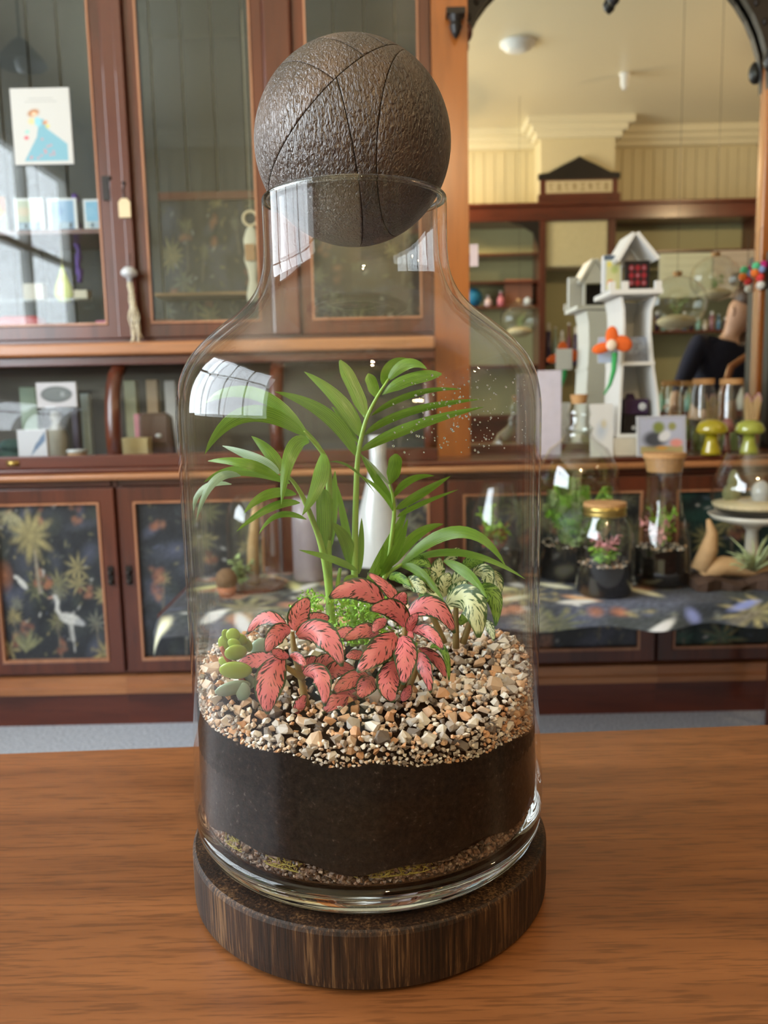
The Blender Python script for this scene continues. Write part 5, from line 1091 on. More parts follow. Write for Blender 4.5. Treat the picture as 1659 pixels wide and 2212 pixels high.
for j in range(ns):
    for i in range(nx):
        u = i / (nx - 1); x = bxl + (bxr - bxl) * u; y, z = prof_[j]; k = max(0, (BZ - z) / .07)
        y -= .010 * k * (math.sin(u * 70) * .5 + math.sin(u * 31 + 1)) + .006 * k; z += .008 * k * math.sin(u * 47)
        e = max(0, (.03 - (x - bxl)) / .03); z -= .05 * e * e; mb.v.append((x, y, z))
mb.f = [(j * nx + i, j * nx + i + 1, (j + 1) * nx + i + 1, (j + 1) * nx + i) for j in range(ns - 1) for i in range(nx - 1)]; mb.col = cvb.a.reshape(-1, 3)
cl = mb.build('tablecloth', M_CLOTH, None, smooth=True, off=((bxl + bxr) / 2, BY0, BZ)); tag(cl, 'dark tropical leaf patterned cloth draped over the low bench', 'cloth')
sd = cl.modifiers.new('thickness', 'SOLIDIFY'); sd.thickness = .004; sd.offset = -1
BT = BZ + .0008
def sprig(mb, c, n, spread, h, leafs, r, droop=.3):
    """small leafy stems as flat lens leaves"""
    for _ in range(n):
        a = r.uniform(0, 6.28); tip = Vector((math.cos(a) * spread * r.random(), math.sin(a) * spread * r.random(), h * r.uniform(.55, 1)))
        mb.tube([c, Vector(c) + tip * .5 + Vector((0, 0, h * .1)), Vector(c) + tip], .0014, 4)
        for k in range(leafs):
            t = r.uniform(.3, 1); p = Vector(c) + tip * t; d = Vector((r.gauss(0, 1), r.gauss(0, 1), r.gauss(0, .5) - droop)).normalized(); l = r.uniform(.014, .028); s = d.cross(Vector((r.gauss(0, .3), r.gauss(0, .3), 1))).normalized() * l * .36
            mb.add([p, p + d * l * .5 + s, p + d * l, p + d * l * .5 - s], [(0, 1, 2, 3)])
def soilfill(t, x, Y, z0, r, h, top=None):
    MB().lathe([(r * .96, .004), (r, .012), (r, h), (r * .6, h + .004), (.001, h + .006)], (x, Y, z0), 24).build('soil', M_SOIL, t, smooth=True)
    m = MB(); rr = random.Random(int(x * 1000))
    for _ in range(90):
        a = rr.uniform(0, 6.28); q = r * math.sqrt(rr.random()) * .97; R = rrot(rr); s = rr.uniform(.003, .006); j = rr.randrange(16); m.add([R @ (v * s) + Vector((x + q * math.cos(a), Y + q * math.sin(a), z0 + h + .004)) for v in PEBG[j][0]], PEBG[j][1])
    o = m.build('pebbles', M_GRAVEL, t); o['kind'] = 'stuff'
# big fern terrarium
Y = 2.62; c = P(1248, 1100, Y); fx = c.x; zt = P(1248, 955, Y).z; R0 = (P(1336, 1100, Y).x - P(1160, 1100, Y).x) / 2; hh = zt - BZ
t = thing('fern_terrarium', 'wide glass terrarium full of bright green ferns right of the large jar', 'terrarium', (fx, Y, BZ))
MB().shell([(.001, .002), (R0 * .93, .002), (R0, .012), (R0, hh * .68), (R0 * .93, hh * .82), (R0 * .7, hh * .95), (R0 * .4, hh * 1.02), (R0 * .32, hh * 1.06), (R0 * .36, hh * 1.10)], (fx, Y, BZ), 40).build('body', M_BGG, t, smooth=True)
MB().lathe([(R0 * .30, hh * 1.06), (R0 * .36, hh * 1.11), (R0 * .20, hh * 1.14), (R0 * .30, hh * 1.2), (R0 * .22, hh * 1.27), (.001, hh * 1.28)], (fx, Y, BZ), 24).build('stopper', M_BGG, t, smooth=True)
cc = P(1246, 895, Y - .02); MB().lathe([(.022, -.014), (.028, .014), (.001, .015)], (fx, Y, BZ + hh * 1.28 + .014), 16).build('cork', M_CORK, t)
soilfill(t, fx, Y, BZ, R0 * .96, P(1248, 1190, Y - R0).z - BZ)
rr = random.Random(3); m = MB(); m2 = MB(); gz = P(1248, 1190, Y).z
for k in range(44):
    a = rr.uniform(0, 6.28); c0 = Vector((fx + R0 * .35 * math.cos(a), Y + R0 * .35 * math.sin(a), gz)); out = Vector((math.cos(a), math.sin(a), 0)) * R0 * rr.uniform(.34, .56); h_ = rr.uniform(.08, .23)
    pts = [c0, c0 + out * .45 + Vector((0, 0, h_ * .75)), c0 + out * .9 + Vector((0, 0, h_)), c0 + out + Vector((0, 0, h_ * .86))]; mm = m if rr.random() < .7 else m2; mm.tube(pts, .0012, 4)
    for j in range(26):
        tt = .25 + .75 * j / 26; i0 = min(2, int(tt * 3)); p = pts[i0].lerp(pts[i0 + 1], tt * 3 - i0); sd_ = Vector((-out.y, out.x, 0)).normalized() * (1 if j % 2 else -1); l = .042 * (1.15 - tt * .8); w_ = out.normalized() * .008
        mm.add([p, p + sd_ * l * .5 + w_, p + sd_ * l - Vector((0, 0, .006)), p + sd_ * l * .5 - w_], [(0, 1, 2, 3)])
m.build('ferns', M_FERN, t); m2.build('undergrowth', M_FERND, t)
sprig(m3 := MB(), (fx - .02, Y - R0 * .5, gz), 16, .07, .10, 9, rr); m3.build('trailing_foliage', M_FERND, t)
# gold-lidded jar
Y = 2.37; c = P(1305, 1200, Y); x = c.x; r1 = (P(1366, 1200, Y).x - P(1245, 1200, Y).x) / 2; zt = P(1305, 1085, Y).z; h = zt - BZ
t = thing('lidded_terrarium', 'small glass jar terrarium with a gold and cork lid on the bench', 'terrarium', (x, Y, BZ))
MB().shell([(.001, .002), (r1 * .9, .002), (r1, .012), (r1, h * .62), (r1 * .92, h * .74), (r1 * .74, h * .83), (r1 * .70, h * .90)], (x, Y, BZ), 36).build('body', M_BGG, t, smooth=True)
ld = MB().lathe([(r1 * .75, h * .86), (r1 * .76, h * .885), (r1 * .73, h * .905), (r1 * .76, h * .925), (r1 * .75, h * .965)], (x, Y, BZ), 28).build('lid', M_BRASS, t, smooth=True); MB().lathe([(r1 * .74, h * .965), (r1 * .74, h), (.001, h + .001)], (x, Y, BZ), 28).build('cork_top', M_CORK, ld)
hs = P(1305, 1232, Y - r1).z - BZ; soilfill(t, x, Y, BZ, r1 * .95, hs); g = MB(); sprig(g, (x, Y, BZ + hs), 14, .04, .06, 12, rr); g.build('foliage', M_FERN, t); g = MB(); sprig(g, (x + .005, Y, BZ + hs + .02), 7, .04, .085, 5, rr); g.build('pink_foliage', M_PINKF, t)
# corked flask
Y = 2.48; c = P(1430, 1200, Y); x = c.x; r1 = (P(1492, 1250, Y).x - P(1368, 1250, Y).x) / 2; zt = P(1432, 978, Y).z; h = zt - BZ
t = thing('flask_terrarium', 'tall waisted glass flask terrarium with a wide cork stopper', 'terrarium', (x, Y, BZ)); rn = (P(1473, 1000, Y).x - P(1390, 1000, Y).x) / 2
MB().shell([(.001, .002), (r1 * .93, .002), (r1, .012), (r1, h * .12), (r1 * .93, h * .35), (rn * .98, h * .58), (rn * .88, h * .72), (rn * .92, h * .86), (rn * 1.04, h * .97)], (x, Y, BZ), 36).build('body', M_BGG, t, smooth=True)
MB().lathe([(rn * .86, h * .86), (rn * 1.0, h * .96), (rn * 1.08, h * .965), (rn * 1.08, h), (.001, h + .001)], (x, Y, BZ), 28).build('cork', M_CORK, t)
hs = P(1430, 1195, Y - r1).z - BZ; soilfill(t, x, Y, BZ, r1 * .9, hs); g = MB(); sprig(g, (x, Y, BZ + hs), 12, .05, .13, 9, rr); g.build('foliage', M_FERN, t); g = MB(); sprig(g, (x - .008, Y - .01, BZ + hs + .01), 12, .07, .11, 4, rr); g.build('pink_foliage', M_PINKF, t)
# sand bowl on stand
Y = 2.58; c = P(1628, 1060, Y); x = c.x; zs = P(1625, 1112, Y).z; r1 = P(1720, 1060, Y).x - x; zt = P(1628, 978, Y).z
t = thing('cake_stand', 'cream ceramic footed dish under the sand bowl', 'dish', (x, Y, BZ)); MB().lathe([(.06, .0008), (.055, .01), (.022, .03), (.018, zs - BZ - .05), (.03, zs - BZ - .035), (r1 * .9, zs - BZ - .012), (r1, zs - BZ + .004), (r1 * .97, zs - BZ + .004), (r1 * .8, zs - BZ - .004), (.001, zs - BZ - .006)], (x, Y, BZ), 36).build('dish', plain('cream_ceramic', (226, 220, 204), .3), t, smooth=True)
z0 = zs - .0035; t = thing('sand_bowl', 'rounded open glass bowl with sand and a white stone at the right edge', 'terrarium', (x, Y, z0)); hb = zt - z0
MB().shell([(.001, .002), (r1 * .6, .002), (r1 * .86, .02), (r1 * .96, hb * .3), (r1 * .9, hb * .6), (r1 * .68, hb * .9), (r1 * .62, hb)], (x, Y, z0), 36).build('body', M_BGG, t, smooth=True)
MB().lathe([(r1 * .6, .004), (r1 * .84, .02), (r1 * .88, .028), (.001, .030)], (x, Y, z0), 30).build('soil', M_SOIL, t, smooth=True); MB().lathe([(r1 * .88, .0285), (r1 * .92, .042), (r1 * .5, .052), (.001, .05)], (x, Y, z0), 30).build('sand', M_SAND, t, smooth=True)
MB().ell((x + .01, Y - .03, z0 + .075), .03, .03, .04).build('stone', M_FROST, t, smooth=True); MB().ell((x - .05, Y + .03, z0 + .09), .02, .02, .055).ell((x - .06, Y + .02, z0 + .07), .03, .02, .03).build('coral', plain('olive_branch', (150, 150, 110), .8, var=.4), t, smooth=True)
# slab, driftwood and air plant
Y = 2.42; a, b_ = P(1492, 1250, Y).x, P(1730, 1250, Y).x; zt = P(1580, 1232, Y).z; r_ = random.Random(6)
m = MB(); n = 14; vs = []
for k in range(n):
    u = k / (n - 1); xx_ = a + (b_ - a) * u; w_ = .05 + .012 * math.sin(k * 1.7); z2 = BT + .03 + .012 * math.sin(k * .9) + .012 * u
    vs += [(xx_, Y - w_, BT), (xx_, Y - w_ - .006, z2 - .01), (xx_, Y - w_ * .5, z2), (xx_, Y + w_ * .6, z2), (xx_, Y + w_, BT)]
fs = [(k * 5 + i, k * 5 + i + 1, (k + 1) * 5 + i + 1, (k + 1) * 5 + i) for k in range(n - 1) for i in range(4)] + [(k * 5 + 4, k * 5, (k + 1) * 5, (k + 1) * 5 + 4) for k in range(n - 1)] + [(0, 1, 2, 3, 4)[::-1], tuple((n - 1) * 5 + i for i in range(5))]
tag(m.add(vs, fs).build('bark_slab', M_BARK, None, off=((a + b_) / 2, Y, BZ)), 'dark bark slab lying on the bench under the driftwood', 'wood slab')
zs = BT + .05; dw = MB().tube([P(1512, 1232, Y), P(1532, 1185, Y), P(1538, 1150, Y + .01), P(1530, 1122, Y + .01)], [.03, .026, .016, .006], 9).tube([P(1512, 1236, Y), P(1560, 1222, Y), P(1620, 1228, Y), P(1680, 1226, Y)], [.028, .03, .026, .02], 9)
dwo = dw.build('driftwood', M_DRIFT, None, smooth=True, off=(P(1520, 1240, Y).x, Y, zs)); tag(dwo, 'tan curved driftwood piece resting on the bark slab', 'driftwood')
ai = MB(); c0 = P(1630, 1232, Y - .03)
for k in range(46):
    an = r_.uniform(.1, 3.04); l = r_.uniform(.06, .13); d = Vector((math.cos(an), r_.uniform(-.6, .4), math.sin(an) * .9)).normalized(); ai.tube([c0, c0 + d * l * .5 + Vector((0, 0, .01)), c0 + d * l + Vector((0, 0, -.01))], [.004, .0028, .0004], 5)
tag(ai.build('air_plant', M_AIR, None, smooth=True, off=c0), 'spiky pale green air plant sitting on the driftwood', 'plant')
# things on the bench that are seen through the big jar
Y = 2.55; p = P(545, 1060, Y); t = thing('cloche', 'glass cloche over driftwood seen through the large jar on its left', 'cloche', (p.x, Y, BZ)); h = p.z - BZ
MB().shell([(.085, .004), (.085, h * .7), (.076, h * .85), (.05, h * .96), (.001, h)], (p.x, Y, BZ), 32).build('dome', M_BGG, t, smooth=True); MB().lathe([(.092, .0008), (.092, .012), (.001, .0125)], (p.x, Y, BZ), 28).build('tray', M_MAHOG, t)
MB().tube([(p.x - .01, Y, BZ + .012), (p.x - .005, Y, BZ + h * .45), (p.x + .01, Y, BZ + h * .85)], [.022, .017, .012], 8).build('branch', M_DRIFT, t, smooth=True); g = MB(); sprig(g, (p.x - .045, Y - .02, BZ + .014), 12, .05, .09, 8, r_); g.build('foliage', M_FERND, t)
p = P(490, 1270, 2.44); t = thing('cactus_pot', 'brown cactus in a small pot left of the glass cloche', 'cactus', (p.x, 2.44, BZ)); MB().lathe([(.022, .0008), (.03, .03), (.001, .0305)], (p.x, 2.44, BZ), 18).build('pot', plain('terracotta', (176, 110, 76), .8), t, smooth=True); MB().ell((p.x, 2.44, BZ + .05), .034, .034, .036).build('cactus', plain('brown_cactus', (120, 92, 66), .9, var=.5, scale=150, bump=.8), t, smooth=True)
Y = 2.64; p = P(662, 1075, Y); h = p.z - BZ; t = thing('lilac_vase', 'tall straight lilac-grey vase behind the palm, seen through the jar', 'vase', (p.x, Y, BZ)); MB().lathe([(.044, .0008), (.05, .01), (.05, h * .7), (.044, h), (.038, h), (.036, h * .6), (.001, h * .5)], (p.x, Y, BZ), 28).build('body', plain('lilac_grey_glaze', (164, 152, 164), .3, coat=.4), t, smooth=True)
Y = 2.5; p = P(815, 940, Y); h = p.z - BZ; t = thing('conical_flask', 'tall frosted conical flask planter behind the palm stems', 'flask', (p.x, Y, BZ)); MB().lathe([(.085, .0008), (.10, .012), (.10, h * .2), (.034, h * .72), (.024, h * .85), (.026, h)], (p.x, Y, BZ), 32).build('body', M_FROST, t, smooth=True); MB().lathe([(.1005, h * .0 + .02), (.1012, h * .17), (.094, h * .22)], (p.x, Y, BZ), 32).build('soil_band', M_SOIL, t, smooth=True)
Y = 2.58; p = P(1075, 1045, Y); h = p.z - BZ; r1 = .085; t = thing('red_leaf_terrarium', 'round glass terrarium with reddish leaves seen through the right side of the jar', 'terrarium', (p.x, Y, BZ)); MB().shell([(.001, .002), (r1 * .7, .002), (r1, h * .3), (r1 * .95, h * .7), (r1 * .6, h * .95), (r1 * .6, h)], (p.x, Y, BZ), 30).build('body', M_BGG, t, smooth=True)
MB().lathe([(r1 * .68, .006), (r1 * .92, h * .28), (.001, h * .3)], (p.x, Y, BZ), 24).build('soil', M_SOIL, t, smooth=True); g = MB(); sprig(g, (p.x, Y, BZ + h * .28), 16, .07, .10, 9, r_); g.build('red_foliage', plain('rust_red_leaf', (178, 92, 62), .6, var=.3), t); g = MB(); sprig(g, (p.x - .01, Y, BZ + h * .3), 14, .06, .15, 9, r_); g.build('foliage', M_FERN, t)

# ------------------------------------------------------------------ far side of the shop (seen in the mirror)
def vx(x, y=400, dv=None): return V(x, y, dv or DV).x
def vz(y, x=1300, dv=None): return V(x, y, dv or DV).z
FY = FRONTY
bx0, bx1 = vx(1168, 380, DV - .32), vx(1328, 380, DV - .32)
br = struct('wall_breast', B(bx0, bx1, FY, FY + .32, 2.3, CEIL), M_CREAM)
cb2 = MB()
for d, h in ((.05, .16), (.09, .11), (.14, .06)): cb2.box(bx0 - d, bx1 + d, FY + .32 - .001, FY + .32 + d, CEIL - h - .0, CEIL - .0005).box(bx0 - d, bx0, FY + .14, FY + .32, CEIL - h, CEIL - .0005).box(bx1, bx1 + d, FY + .14, FY + .32, CEIL - h, CEIL - .0005)
struct('trim_2', cb2, M_CORN)
SY = FY + .36; dS = YM + (YM - SY)
zr0, zr1 = vz(474, 1300, dS), vz(436, 1300, dS)
fit2 = thing('wall_shelving', 'dark wooden wall shelving with sage boards on the far wall, seen in the mirror', 'shelving', (1.8, FY, 0))
xs0, xs1 = .3, 3.55
B(xs0, xs1, FY + .013, SY, zr0, zr1).box(xs0, xs1, FY + .013, SY + .04, zr1 - .03, zr1).build('frieze', M_MAHOG, fit2, bevel=.006)
B(xs0, xs1, FY + .013, FY + .02, .95, zr0).build('back_boards', M_SAGE, fit2)
for xa in (vx(1172, 600, dS), vx(1322, 600, dS), xs0 + .03, 3.5): B(xa - .03, xa + .03, FY + .02, SY, .0, zr0 - .0005).build('post', M_MAHOGZ, fit2, bevel=.004)
pa, pb = vx(1172, 600, dS) + .031, vx(1322, 600, dS) - .031
B(pa, pb, SY - .06, SY - .03, vz(575, 1250, dS), zr0 - .0005).build('arched_panel', plain('pale_olive_panel', (196, 186, 146), .5), fit2, bevel=.03)
for y in (548, 608, 662, 790):
    z = vz(y, 1090, dS); B(xs0 + .06, pa - .062, FY + .021, SY - .02, z - .012, z + .006).build('shelf', M_MAHOG, fit2)
for y in (540, 715):
    z = vz(y, 1480, dS); B(pb + .062, 3.47, FY + .021, SY - .02, z - .012, z + .006).build('shelf', M_MAHOG, fit2)
B(xs0, xs1, FY + .021, SY + .25, .9, .95).build('counter', M_MAHOG, fit2); B(xs0, xs1, FY + .021, SY + .2, .0, .8995).build('base', M_MAHOG, fit2)
MB().prism([(pa - .09, SY - .03, zr0 - .001), (pa - .062, SY - .03, zr0 - .001), (pa - .062, SY - .03, zr0 - .3), (pa - .075, SY - .03, zr0 - .22), (pa - .12, SY - .03, zr0 - .1), (pa - .22, SY - .03, zr0 - .04), (pa - .34, SY - .03, zr0 - .001)], (0, .03, 0)).build('bracket', M_BLACKW, fit2)
# sign cabinet
sg = thing('shop_sign', 'dark pedimented sign box with a cream name panel, seen in the mirror', 'sign', ((bx0 + bx1) / 2, SY, zr1)); sy = SY + .02; dG = YM + (YM - sy)
xa, xb = vx(1180, 400, dG), vx(1324, 400, dG); z0, z1, z2 = zr1 + .0005, vz(386, 1250, dG), vz(336, 1250, dG); xm = (xa + xb) / 2; zt = vz(418, 1250, dG)
B(xa - .07, xb + .07, FY + .33, sy, z0, zt).build('plinth', M_MAHOG, sg); B(xa - .05, xb + .05, FY + .33, sy - .02, zt, z1).build('box', M_MAHOG, sg)
MB().prism([(xa - .07, FY + .34, z1), (xb + .07, FY + .34, z1), (xb + .07, FY + .34, z1 + .05), (xb - .02, FY + .34, z1 + .06), (xm + .14, FY + .34, z1 + .13), (xm + .05, FY + .34, z2 - .03), (xm, FY + .34, z2), (xm - .05, FY + .34, z2 - .03), (xm - .14, FY + .34, z1 + .13), (xa + .02, FY + .34, z1 + .06), (xa - .07, FY + .34, z1 + .05)], (0, sy - .01 - FY - .34, 0)).build('pediment', M_BLACKW, sg)
sp = Canvas(120, 26, (206, 188, 150)); r_ = random.Random(1)
for k in range(8):
    u = .09 + k * .118; cc = (150, 128, 84)
    sp.line(u - .03, .75, u + .03, .75, .010, cc, .7) if k % 2 else sp.ell(u, .55, .03, .05, 0, cc, .5, .6)
    sp.line(u, .25, u + (.02 if k % 3 else 0), .75, .012, cc, .75)
    if k % 3 == 0: sp.line(u - .03, .25, u + .03, .25, .010, cc, .7)
sp.mesh((xm, sy - .0195 + .001, (zt + z1) / 2), (-(xb - xa) / 2, 0, 0), (0, 0, (z1 - zt) / 2 - .01)).build('name_panel', M_PRINT, sg)
# posters
for k, (x0, x1, y0, y1, lab, cc) in enumerate(((1428, 1540, 546, 640, 'pale green notice on the far shelving, seen in the mirror', (206, 212, 188)), (1546, 1632, 540, 640, 'pinkish grey notice near the right end of the far shelving, seen in the mirror', (196, 184, 170)))):
    q0, q1 = V(x0, y0, dS - .03), V(x1, y1, dS - .03); c = Canvas(40, 40, cc)
    for j in range(5): c.line(.1, .9 - j * .09, .9, .9 - j * .09, .008, tuple(v - 40 for v in cc), .6)
    t = thing('notice', lab, 'notice', ((q0.x + q1.x) / 2, SY, q1.z)); B(q0.x, q1.x, SY - .019, SY - .012, q1.z, q0.z).build('sheet', M_PAPER, t); c.mesh(((q0.x + q1.x) / 2, SY - .011, (q0.z + q1.z) / 2), (-(q1.x - q0.x) / 2, 0, 0), (0, 0, (q0.z - q1.z) / 2)).build('print', M_PRINT, t)
# shelf goods
r_ = random.Random(11); GB = 'small goods on the far shelves'
def good(x, ytop, ybase, r, kind, cc, label):
    q = V(x, ybase, dS); z = q.z; Yy = SY - .12; h = max(.03, V(x, ytop, dS).z - z); t = thing('bottle' if kind else 'canister', label, 'bottle' if kind else 'canister', (q.x, Yy, z), GB); m_ = plain('goods_%d_%d_%d' % cc, cc, .3)
    if kind: MB().lathe([(r, .0), (r, h * .6), (r * .4, h * .78), (r * .4, h)], (q.x, Yy, z), 12).build('body', m_, t, smooth=True)
    else: MB().lathe([(r, .0), (r, h * .85)], (q.x, Yy, z), 12).build('body', m_, t, smooth=True)
    MB().lathe([(r * .5, h * (.86 if not kind else 1)), (r * .5, h * 1.05)], (q.x, Yy, z), 10).build('cap', M_WHITE, t)
def zsnap(y): return y - 1.5
good(1058, 636, 660, .035, 1, (222, 196, 196), 'pale pink bottle on the far upper shelf left, seen in the mirror'); good(1086, 628, 660, .035, 1, (206, 120, 130), 'rose pink bottle on the far upper shelf, seen in the mirror'); good(1145, 640, 660, .04, 0, (206, 214, 220), 'pale blue canister on the far upper shelf by the post, seen in the mirror')
q = V(1026, 636, dS); tag(MB().ell((q.x, SY - .14, vz(661, 1026, dS) + .088), .085, .085, .088, 20, 14).build('blue_ball', plain('turquoise_wicker', (20, 110, 150), .7, var=.4, scale=60, bump=.6), None, smooth=True, off=(q.x, SY - .14, q.z)), 'turquoise woven ball on the far shelf beside the pillar, seen in the mirror', 'ball')
q = V(1127, 612, dS); tag(B(q.x - .13, q.x + .13, SY - .2, SY - .17, vz(661, 1127, dS) + .0075, q.z + .06).build('pink_box', plain('dusty_pink_card', (178, 120, 92), .6), None, off=(q.x, SY - .18, q.z)), 'dusty pink box on the far shelf, seen in the mirror', 'box')
for k in range(9):
    good(1190 + k * 15, 700 + (k % 3) * 8, 788, .026, k % 2, [(70, 60, 90), (150, 170, 160), (196, 190, 176), (120, 60, 70)][k % 4], 'one of the dim bottles behind the white tower, seen in the mirror')
for k in range(14):
    good(1428 + k * 15, 672 + (k % 4) * 6, 714, .026, k % 2, [(60, 44, 60), (140, 186, 176), (206, 200, 190), (150, 110, 120), (90, 130, 160)][k % 5], 'one of the small bottles on the far right shelf, seen in the mirror')
for k in range(10):
    q = V(1440 + k * 19, 840, dS - .25); h = r_.uniform(.12, .22); cc = [(110, 170, 150), (206, 206, 200), (180, 140, 150), (90, 150, 140)][k % 4]; tag(MB().lathe([(.04, .0008), (.045, .02), (.045, h * .6), (.018, h * .8), (.018, h)], (q.x, SY + .1 + .06 * (k % 2), .95), 14).build('counter_bottle', plain('goods_%d_%d_%d' % cc, cc, .3), None, smooth=True, off=(q.x, SY + .1, .95)), 'one of the pastel bottles on the far counter, seen in the mirror', 'bottle', 'pastel bottles on the far counter')
# hanging glass globes with wire
def globe(x, y, dv, r, label):
    q = V(x, y, dv); t = thing('hanging_globe', label, 'glass globe', (q.x, q.y, q.z - r), 'clear glass globes hanging in the shop')
    MB().ell(q, r, r, r * .92, 28, 18).build('globe', M_BGG, t, smooth=True); MB().lathe([(.02, r * .9), (.025, r * 1.05), (.001, r * 1.06)], q, 12).build('cap', M_CORK, t); MB().tube([q + Vector((0, 0, r * 1.05)), Vector((q.x, q.y, CEIL - .001))], .0012, 5).build('cord', M_IRON, t)
    MB().ell(q + Vector((0, 0, -r * .62)), r * .66, r * .66, r * .24, 20, 10).build('filling', M_SAND, t, smooth=True); g = MB(); sprig(g, q + Vector((0, 0, -r * .45)), 8, r * .5, r * .7, 5, r_); g.build('foliage', M_FERND, t)
globe(1122, 690, 7.3, .165, 'clear glass globe with sand hanging left of the white tower, seen in the mirror'); globe(1462, 655, 4.4, .15, 'glass globe with dried grasses right of the tower, seen in the mirror'); globe(1545, 602, 4.6, .13, 'highest glass globe with sparkling highlights, seen in the mirror')
# ceiling fittings
for (x, y, lab) in ((1118, 92, 'white round smoke detector on the ceiling, seen in the mirror'), (1350, 158, 'small white sprinkler head on the ceiling, seen in the mirror')):
    d = ray(x, y); s = (CEIL - EYE) / d.z; q = CAMP + d * s; q = Vector((q.x, 2 * YM - q.y, CEIL)); rr = .10 if x < 1200 else .035; hh = .06 if x < 1200 else .12
    t = thing('ceiling_detector' if x < 1200 else 'sprinkler', lab, 'detector' if x < 1200 else 'sprinkler', (q.x, q.y, CEIL - hh)); MB().lathe([(rr * 1.25, -.0005), (rr * 1.25, -.015), (rr, -.02), (rr * .95, -hh * .7), (rr * .5, -hh), (.001, -hh)], q, 20).build('body', M_WHITE, t, smooth=True)
# pendant lamps
M_BULB = emit('warm_bulb', (1.0, .66, .30), 60.0)
pl0 = P(46, 140, 4.6)
for (x, y, z, lab, on) in ((.32, -1.0, 3.05, 'iron pendant lamp with a warm bulb above the far side of the shop', 1), (pl0.x, 2 * 3.055 - 4.6, pl0.z, 'unlit iron pendant lamp near the shop window', 0), (3.3, .4, 3.05, 'iron pendant lamp with a warm bulb towards the right wall', 1)):
    t = thing('pendant_lamp', lab, 'lamp', (x, y, z - .1), 'pendant lamps in the shop'); MB().tube([(x, y, z + .12), (x, y, CEIL - .02)], .006, 6).build('rod', M_IRON, t); MB().lathe([(.06, CEIL - .0005 - z), (.06, CEIL - .02 - z), (.02, CEIL - .035 - z)], (x, y, z), 16).build('ceiling_rose', M_IRON, t, smooth=True)
    MB().shell([(.03, .12), (.05, .10), (.11, .03), (.13, .0)], (x, y, z), 20).build('shade', M_IRON, t, smooth=True); MB().ell((x, y, z + .005), .035, .035, .045).build('bulb', M_BULB if on else M_FROST, t, smooth=True)
    if not on: continue
    ld = bpy.data.lights.new('lamp_light', 'POINT'); ld.energy = 50; ld.color = (1.0, .72, .42); ld.shadow_soft_size = .05; lo_ = bpy.data.objects.new('lamp_light', ld); COL.objects.link(lo_); lo_.parent = t; lo_.location = (0, 0, .02)

# ------------------------------------------------------------------ person behind the counter (seen in the mirror)
def skin(name, pts, edges_, mat, parent, off, lvl=2):
    me = bpy.data.meshes.new(name); me.from_pydata([tuple(Vector(p[:3]) - off) for p in pts], edges_, []); me.materials.append(mat); o = bpy.data.objects.new(name, me); COL.objects.link(o); o.parent = parent
    o.modifiers.new('skin', 'SKIN'); s = o.modifiers.new('sub', 'SUBSURF'); s.levels = s.render_levels = lvl
    for k, p in enumerate(pts): o.data.skin_vertices[0].data[k].radius = (p[3], p[4] if len(p) > 4 else p[3]); o.data.skin_vertices[0].data[k].use_root = (k == 0)
    for md_ in o.modifiers: md_.show_viewport = True
    o.modifiers['skin'].use_smooth_shade = True; return o
pd = 5.0
def pv(x, y, dd=0.0): q = V(x - 24, y, pd + dd); return (q.x, q.y, q.z)
hip = Vector(pv(1560, 930, .05)); feet = hip.x
person = thing('person', 'person in a navy top bending over a counter, seen in the mirror', 'person', (hip.x, hip.y, 0)); off = Vector((hip.x, hip.y, 0))
neck = Vector(pv(1606, 718)); chest = Vector(pv(1572, 790, .03)); shL = Vector(pv(1532, 742, -.02)); elL = Vector(pv(1504, 812, -.08)); wrL = Vector(pv(1482, 862, -.16)); hnL = Vector(pv(1479, 885, -.2)); shR = Vector(pv(1668, 752, .05)); elR = Vector(pv(1690, 830, -.05)); wrR = Vector(pv(1670, 880, -.16)); hnR = Vector(pv(1664, 895, -.2))
head = Vector(pv(1626, 674, -.05)); crown = Vector(pv(1642, 646, -.07))
kn = [Vector((hip.x + s * .10, hip.y - .02, .50)) for s in (-1, 1)]; an = [Vector((hip.x + s * .11, hip.y + .02, .09)) for s in (-1, 1)]; to = [Vector((hip.x + s * .11, hip.y - .14, .04)) for s in (-1, 1)]
hipz = Vector((hip.x, hip.y, .93)); waist = hipz.lerp(chest, .5)
hj = [Vector((hip.x + s * .09, hip.y, .88)) for s in (-1, 1)]
v = lambda p, r, r2=None: (p.x, p.y, p.z, r, r2 or r)
pts = [v(hipz, .14, .10), v(waist, .125, .10), v(chest, .15, .105), v(neck, .046), v(head, .092, .098), v(crown, .072, .076),
       v(shL, .055), v(elL, .042), v(wrL, .028), v(hnL, .030, .018), v(shR, .055), v(elR, .042), v(wrR, .028), v(hnR, .030, .018),
       v(hj[0], .085), v(kn[0], .058), v(an[0], .038), v(to[0], .036, .026), v(hj[1], .085), v(kn[1], .058), v(an[1], .038), v(to[1], .036, .026)]
ed = [(0, 1), (1, 2), (2, 3), (3, 4), (4, 5), (2, 6), (6, 7), (7, 8), (8, 9), (2, 10), (10, 11), (11, 12), (12, 13), (0, 14), (14, 15), (15, 16), (16, 17), (0, 18), (18, 19), (19, 20), (20, 21)]
body = skin('body', pts, ed, M_SKIN, person, off)
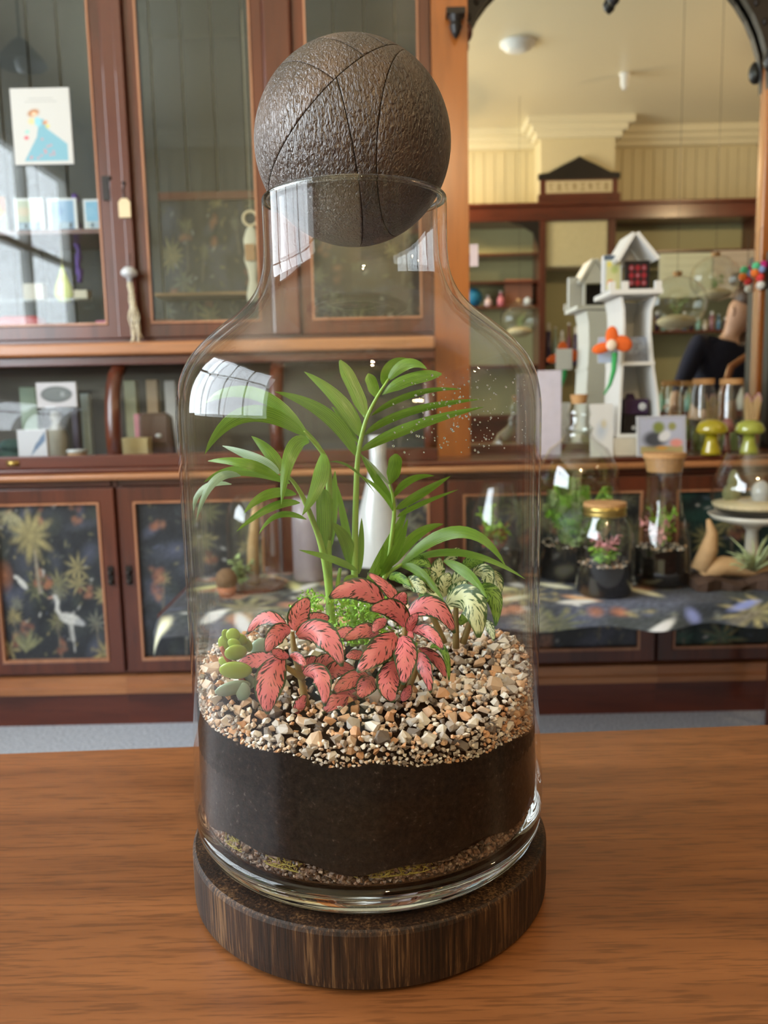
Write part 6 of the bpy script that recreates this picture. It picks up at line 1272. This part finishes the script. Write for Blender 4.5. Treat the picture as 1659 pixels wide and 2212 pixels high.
for hn, wr in ((hnL, wrL), (hnR, wrR)):     # fingers
    d = (hn - wr).normalized(); sd_ = d.cross(Vector((0, 1, 0))).normalized()
    for k in range(5):
        b0 = hn + sd_ * (.016 * (k - 2)) * (1 if k else 1.2) - (d * .02 if k == 0 else Vector((0, 0, 0))); dd = (d + sd_ * (.12 * (k - 2) - (.5 if k == 0 else 0))).normalized(); l = [.045, .07, .078, .072, .055][k]
        MB().tube([b0, b0 + dd * l * .5 + Vector((0, .004, 0)), b0 + dd * l + Vector((0, .016, 0))], [.0085, .008, .006], 8).build('finger', M_SKIN, person, smooth=True)
tp = [v(hipz, .152, .112), v(waist, .14, .115), v(chest, .165, .118), v(chest.lerp(neck, .45), .10, .09), v(shL, .068), v(elL, .055), v(wrL.lerp(elL, .12), .042), v(shR, .068), v(elR, .055), v(wrR.lerp(elR, .12), .042)]
skin('navy_top', tp, [(0, 1), (1, 2), (2, 3), (2, 4), (4, 5), (5, 6), (2, 7), (7, 8), (8, 9)], M_NAVY, person, off)
ptn = [v(hipz - Vector((0, 0, .01)), .155, .115)] + [v(hj[0], .098), v(kn[0], .072), v(an[0] + Vector((0, 0, .03)), .055), v(hj[1], .098), v(kn[1], .072), v(an[1] + Vector((0, 0, .03)), .055)]
skin('trousers', ptn, [(0, 1), (1, 2), (2, 3), (0, 4), (4, 5), (5, 6)], plain('charcoal_trousers', (48, 48, 54), .9), person, off)
hq = Vector(pv(1641, 645, -.05)); MB().ell(hq, .088, .10, .085, 18, 12).ell(Vector(pv(1616, 604, -.05)), .045, .045, .042).build('hair', M_HAIR, person, smooth=True)
er = Vector(pv(1608, 672, -.14)); MB().ell(er, .012, .02, .032).build('ear', M_SKIN, person, smooth=True)
fc = head + Vector((.075, .03, -.005)); MB().ell(fc + Vector((.02, .02, -.01)), .016, .012, .016).build('nose', M_SKIN, person, smooth=True); MB().ell(fc + Vector((.0, .045, .02)), .008, .010, .007).ell(fc + Vector((.01, -.03, .02)), .008, .010, .007).build('eyes', M_WHITE, person, smooth=True); MB().ell(fc + Vector((.012, .02, -.05)), .008, .022, .007).build('mouth', plain('lip_pink', (176, 96, 90), .5), person, smooth=True)
# bentwood chair in front of the person
c0 = V(1640, 860, 4.3); ch = thing('bentwood_chair', 'bentwood chair with a curved orange-brown back, seen in the mirror beside the person', 'chair', (c0.x, c0.y, 0)); cx, cyy = c0.x, c0.y; top = V(1650, 765, 4.3).z
MB().tube([(cx - .19, cyy, .47), (cx - .19, cyy, top - .2), (cx - .15, cyy, top - .06), (cx - .06, cyy, top), (cx + .06, cyy, top), (cx + .15, cyy, top - .06), (cx + .19, cyy, top - .2), (cx + .19, cyy, .47)], .018, 10).build('back_hoop', M_PINE, ch, smooth=True)
MB().lathe([(.20, .45), (.215, .46), (.21, .475), (.001, .478)], (cx, cyy + .18, 0), 24).build('seat', M_PINE, ch, smooth=True)
for sx in (-1, 1):
    for sy_ in (.02, .34): MB().tube([(cx + sx * .16, cyy + sy_, .45), (cx + sx * .19, cyy + sy_ + (.03 if sy_ > .1 else -.03), 0)], .016, 8).build('leg', M_PINE, ch, smooth=True)
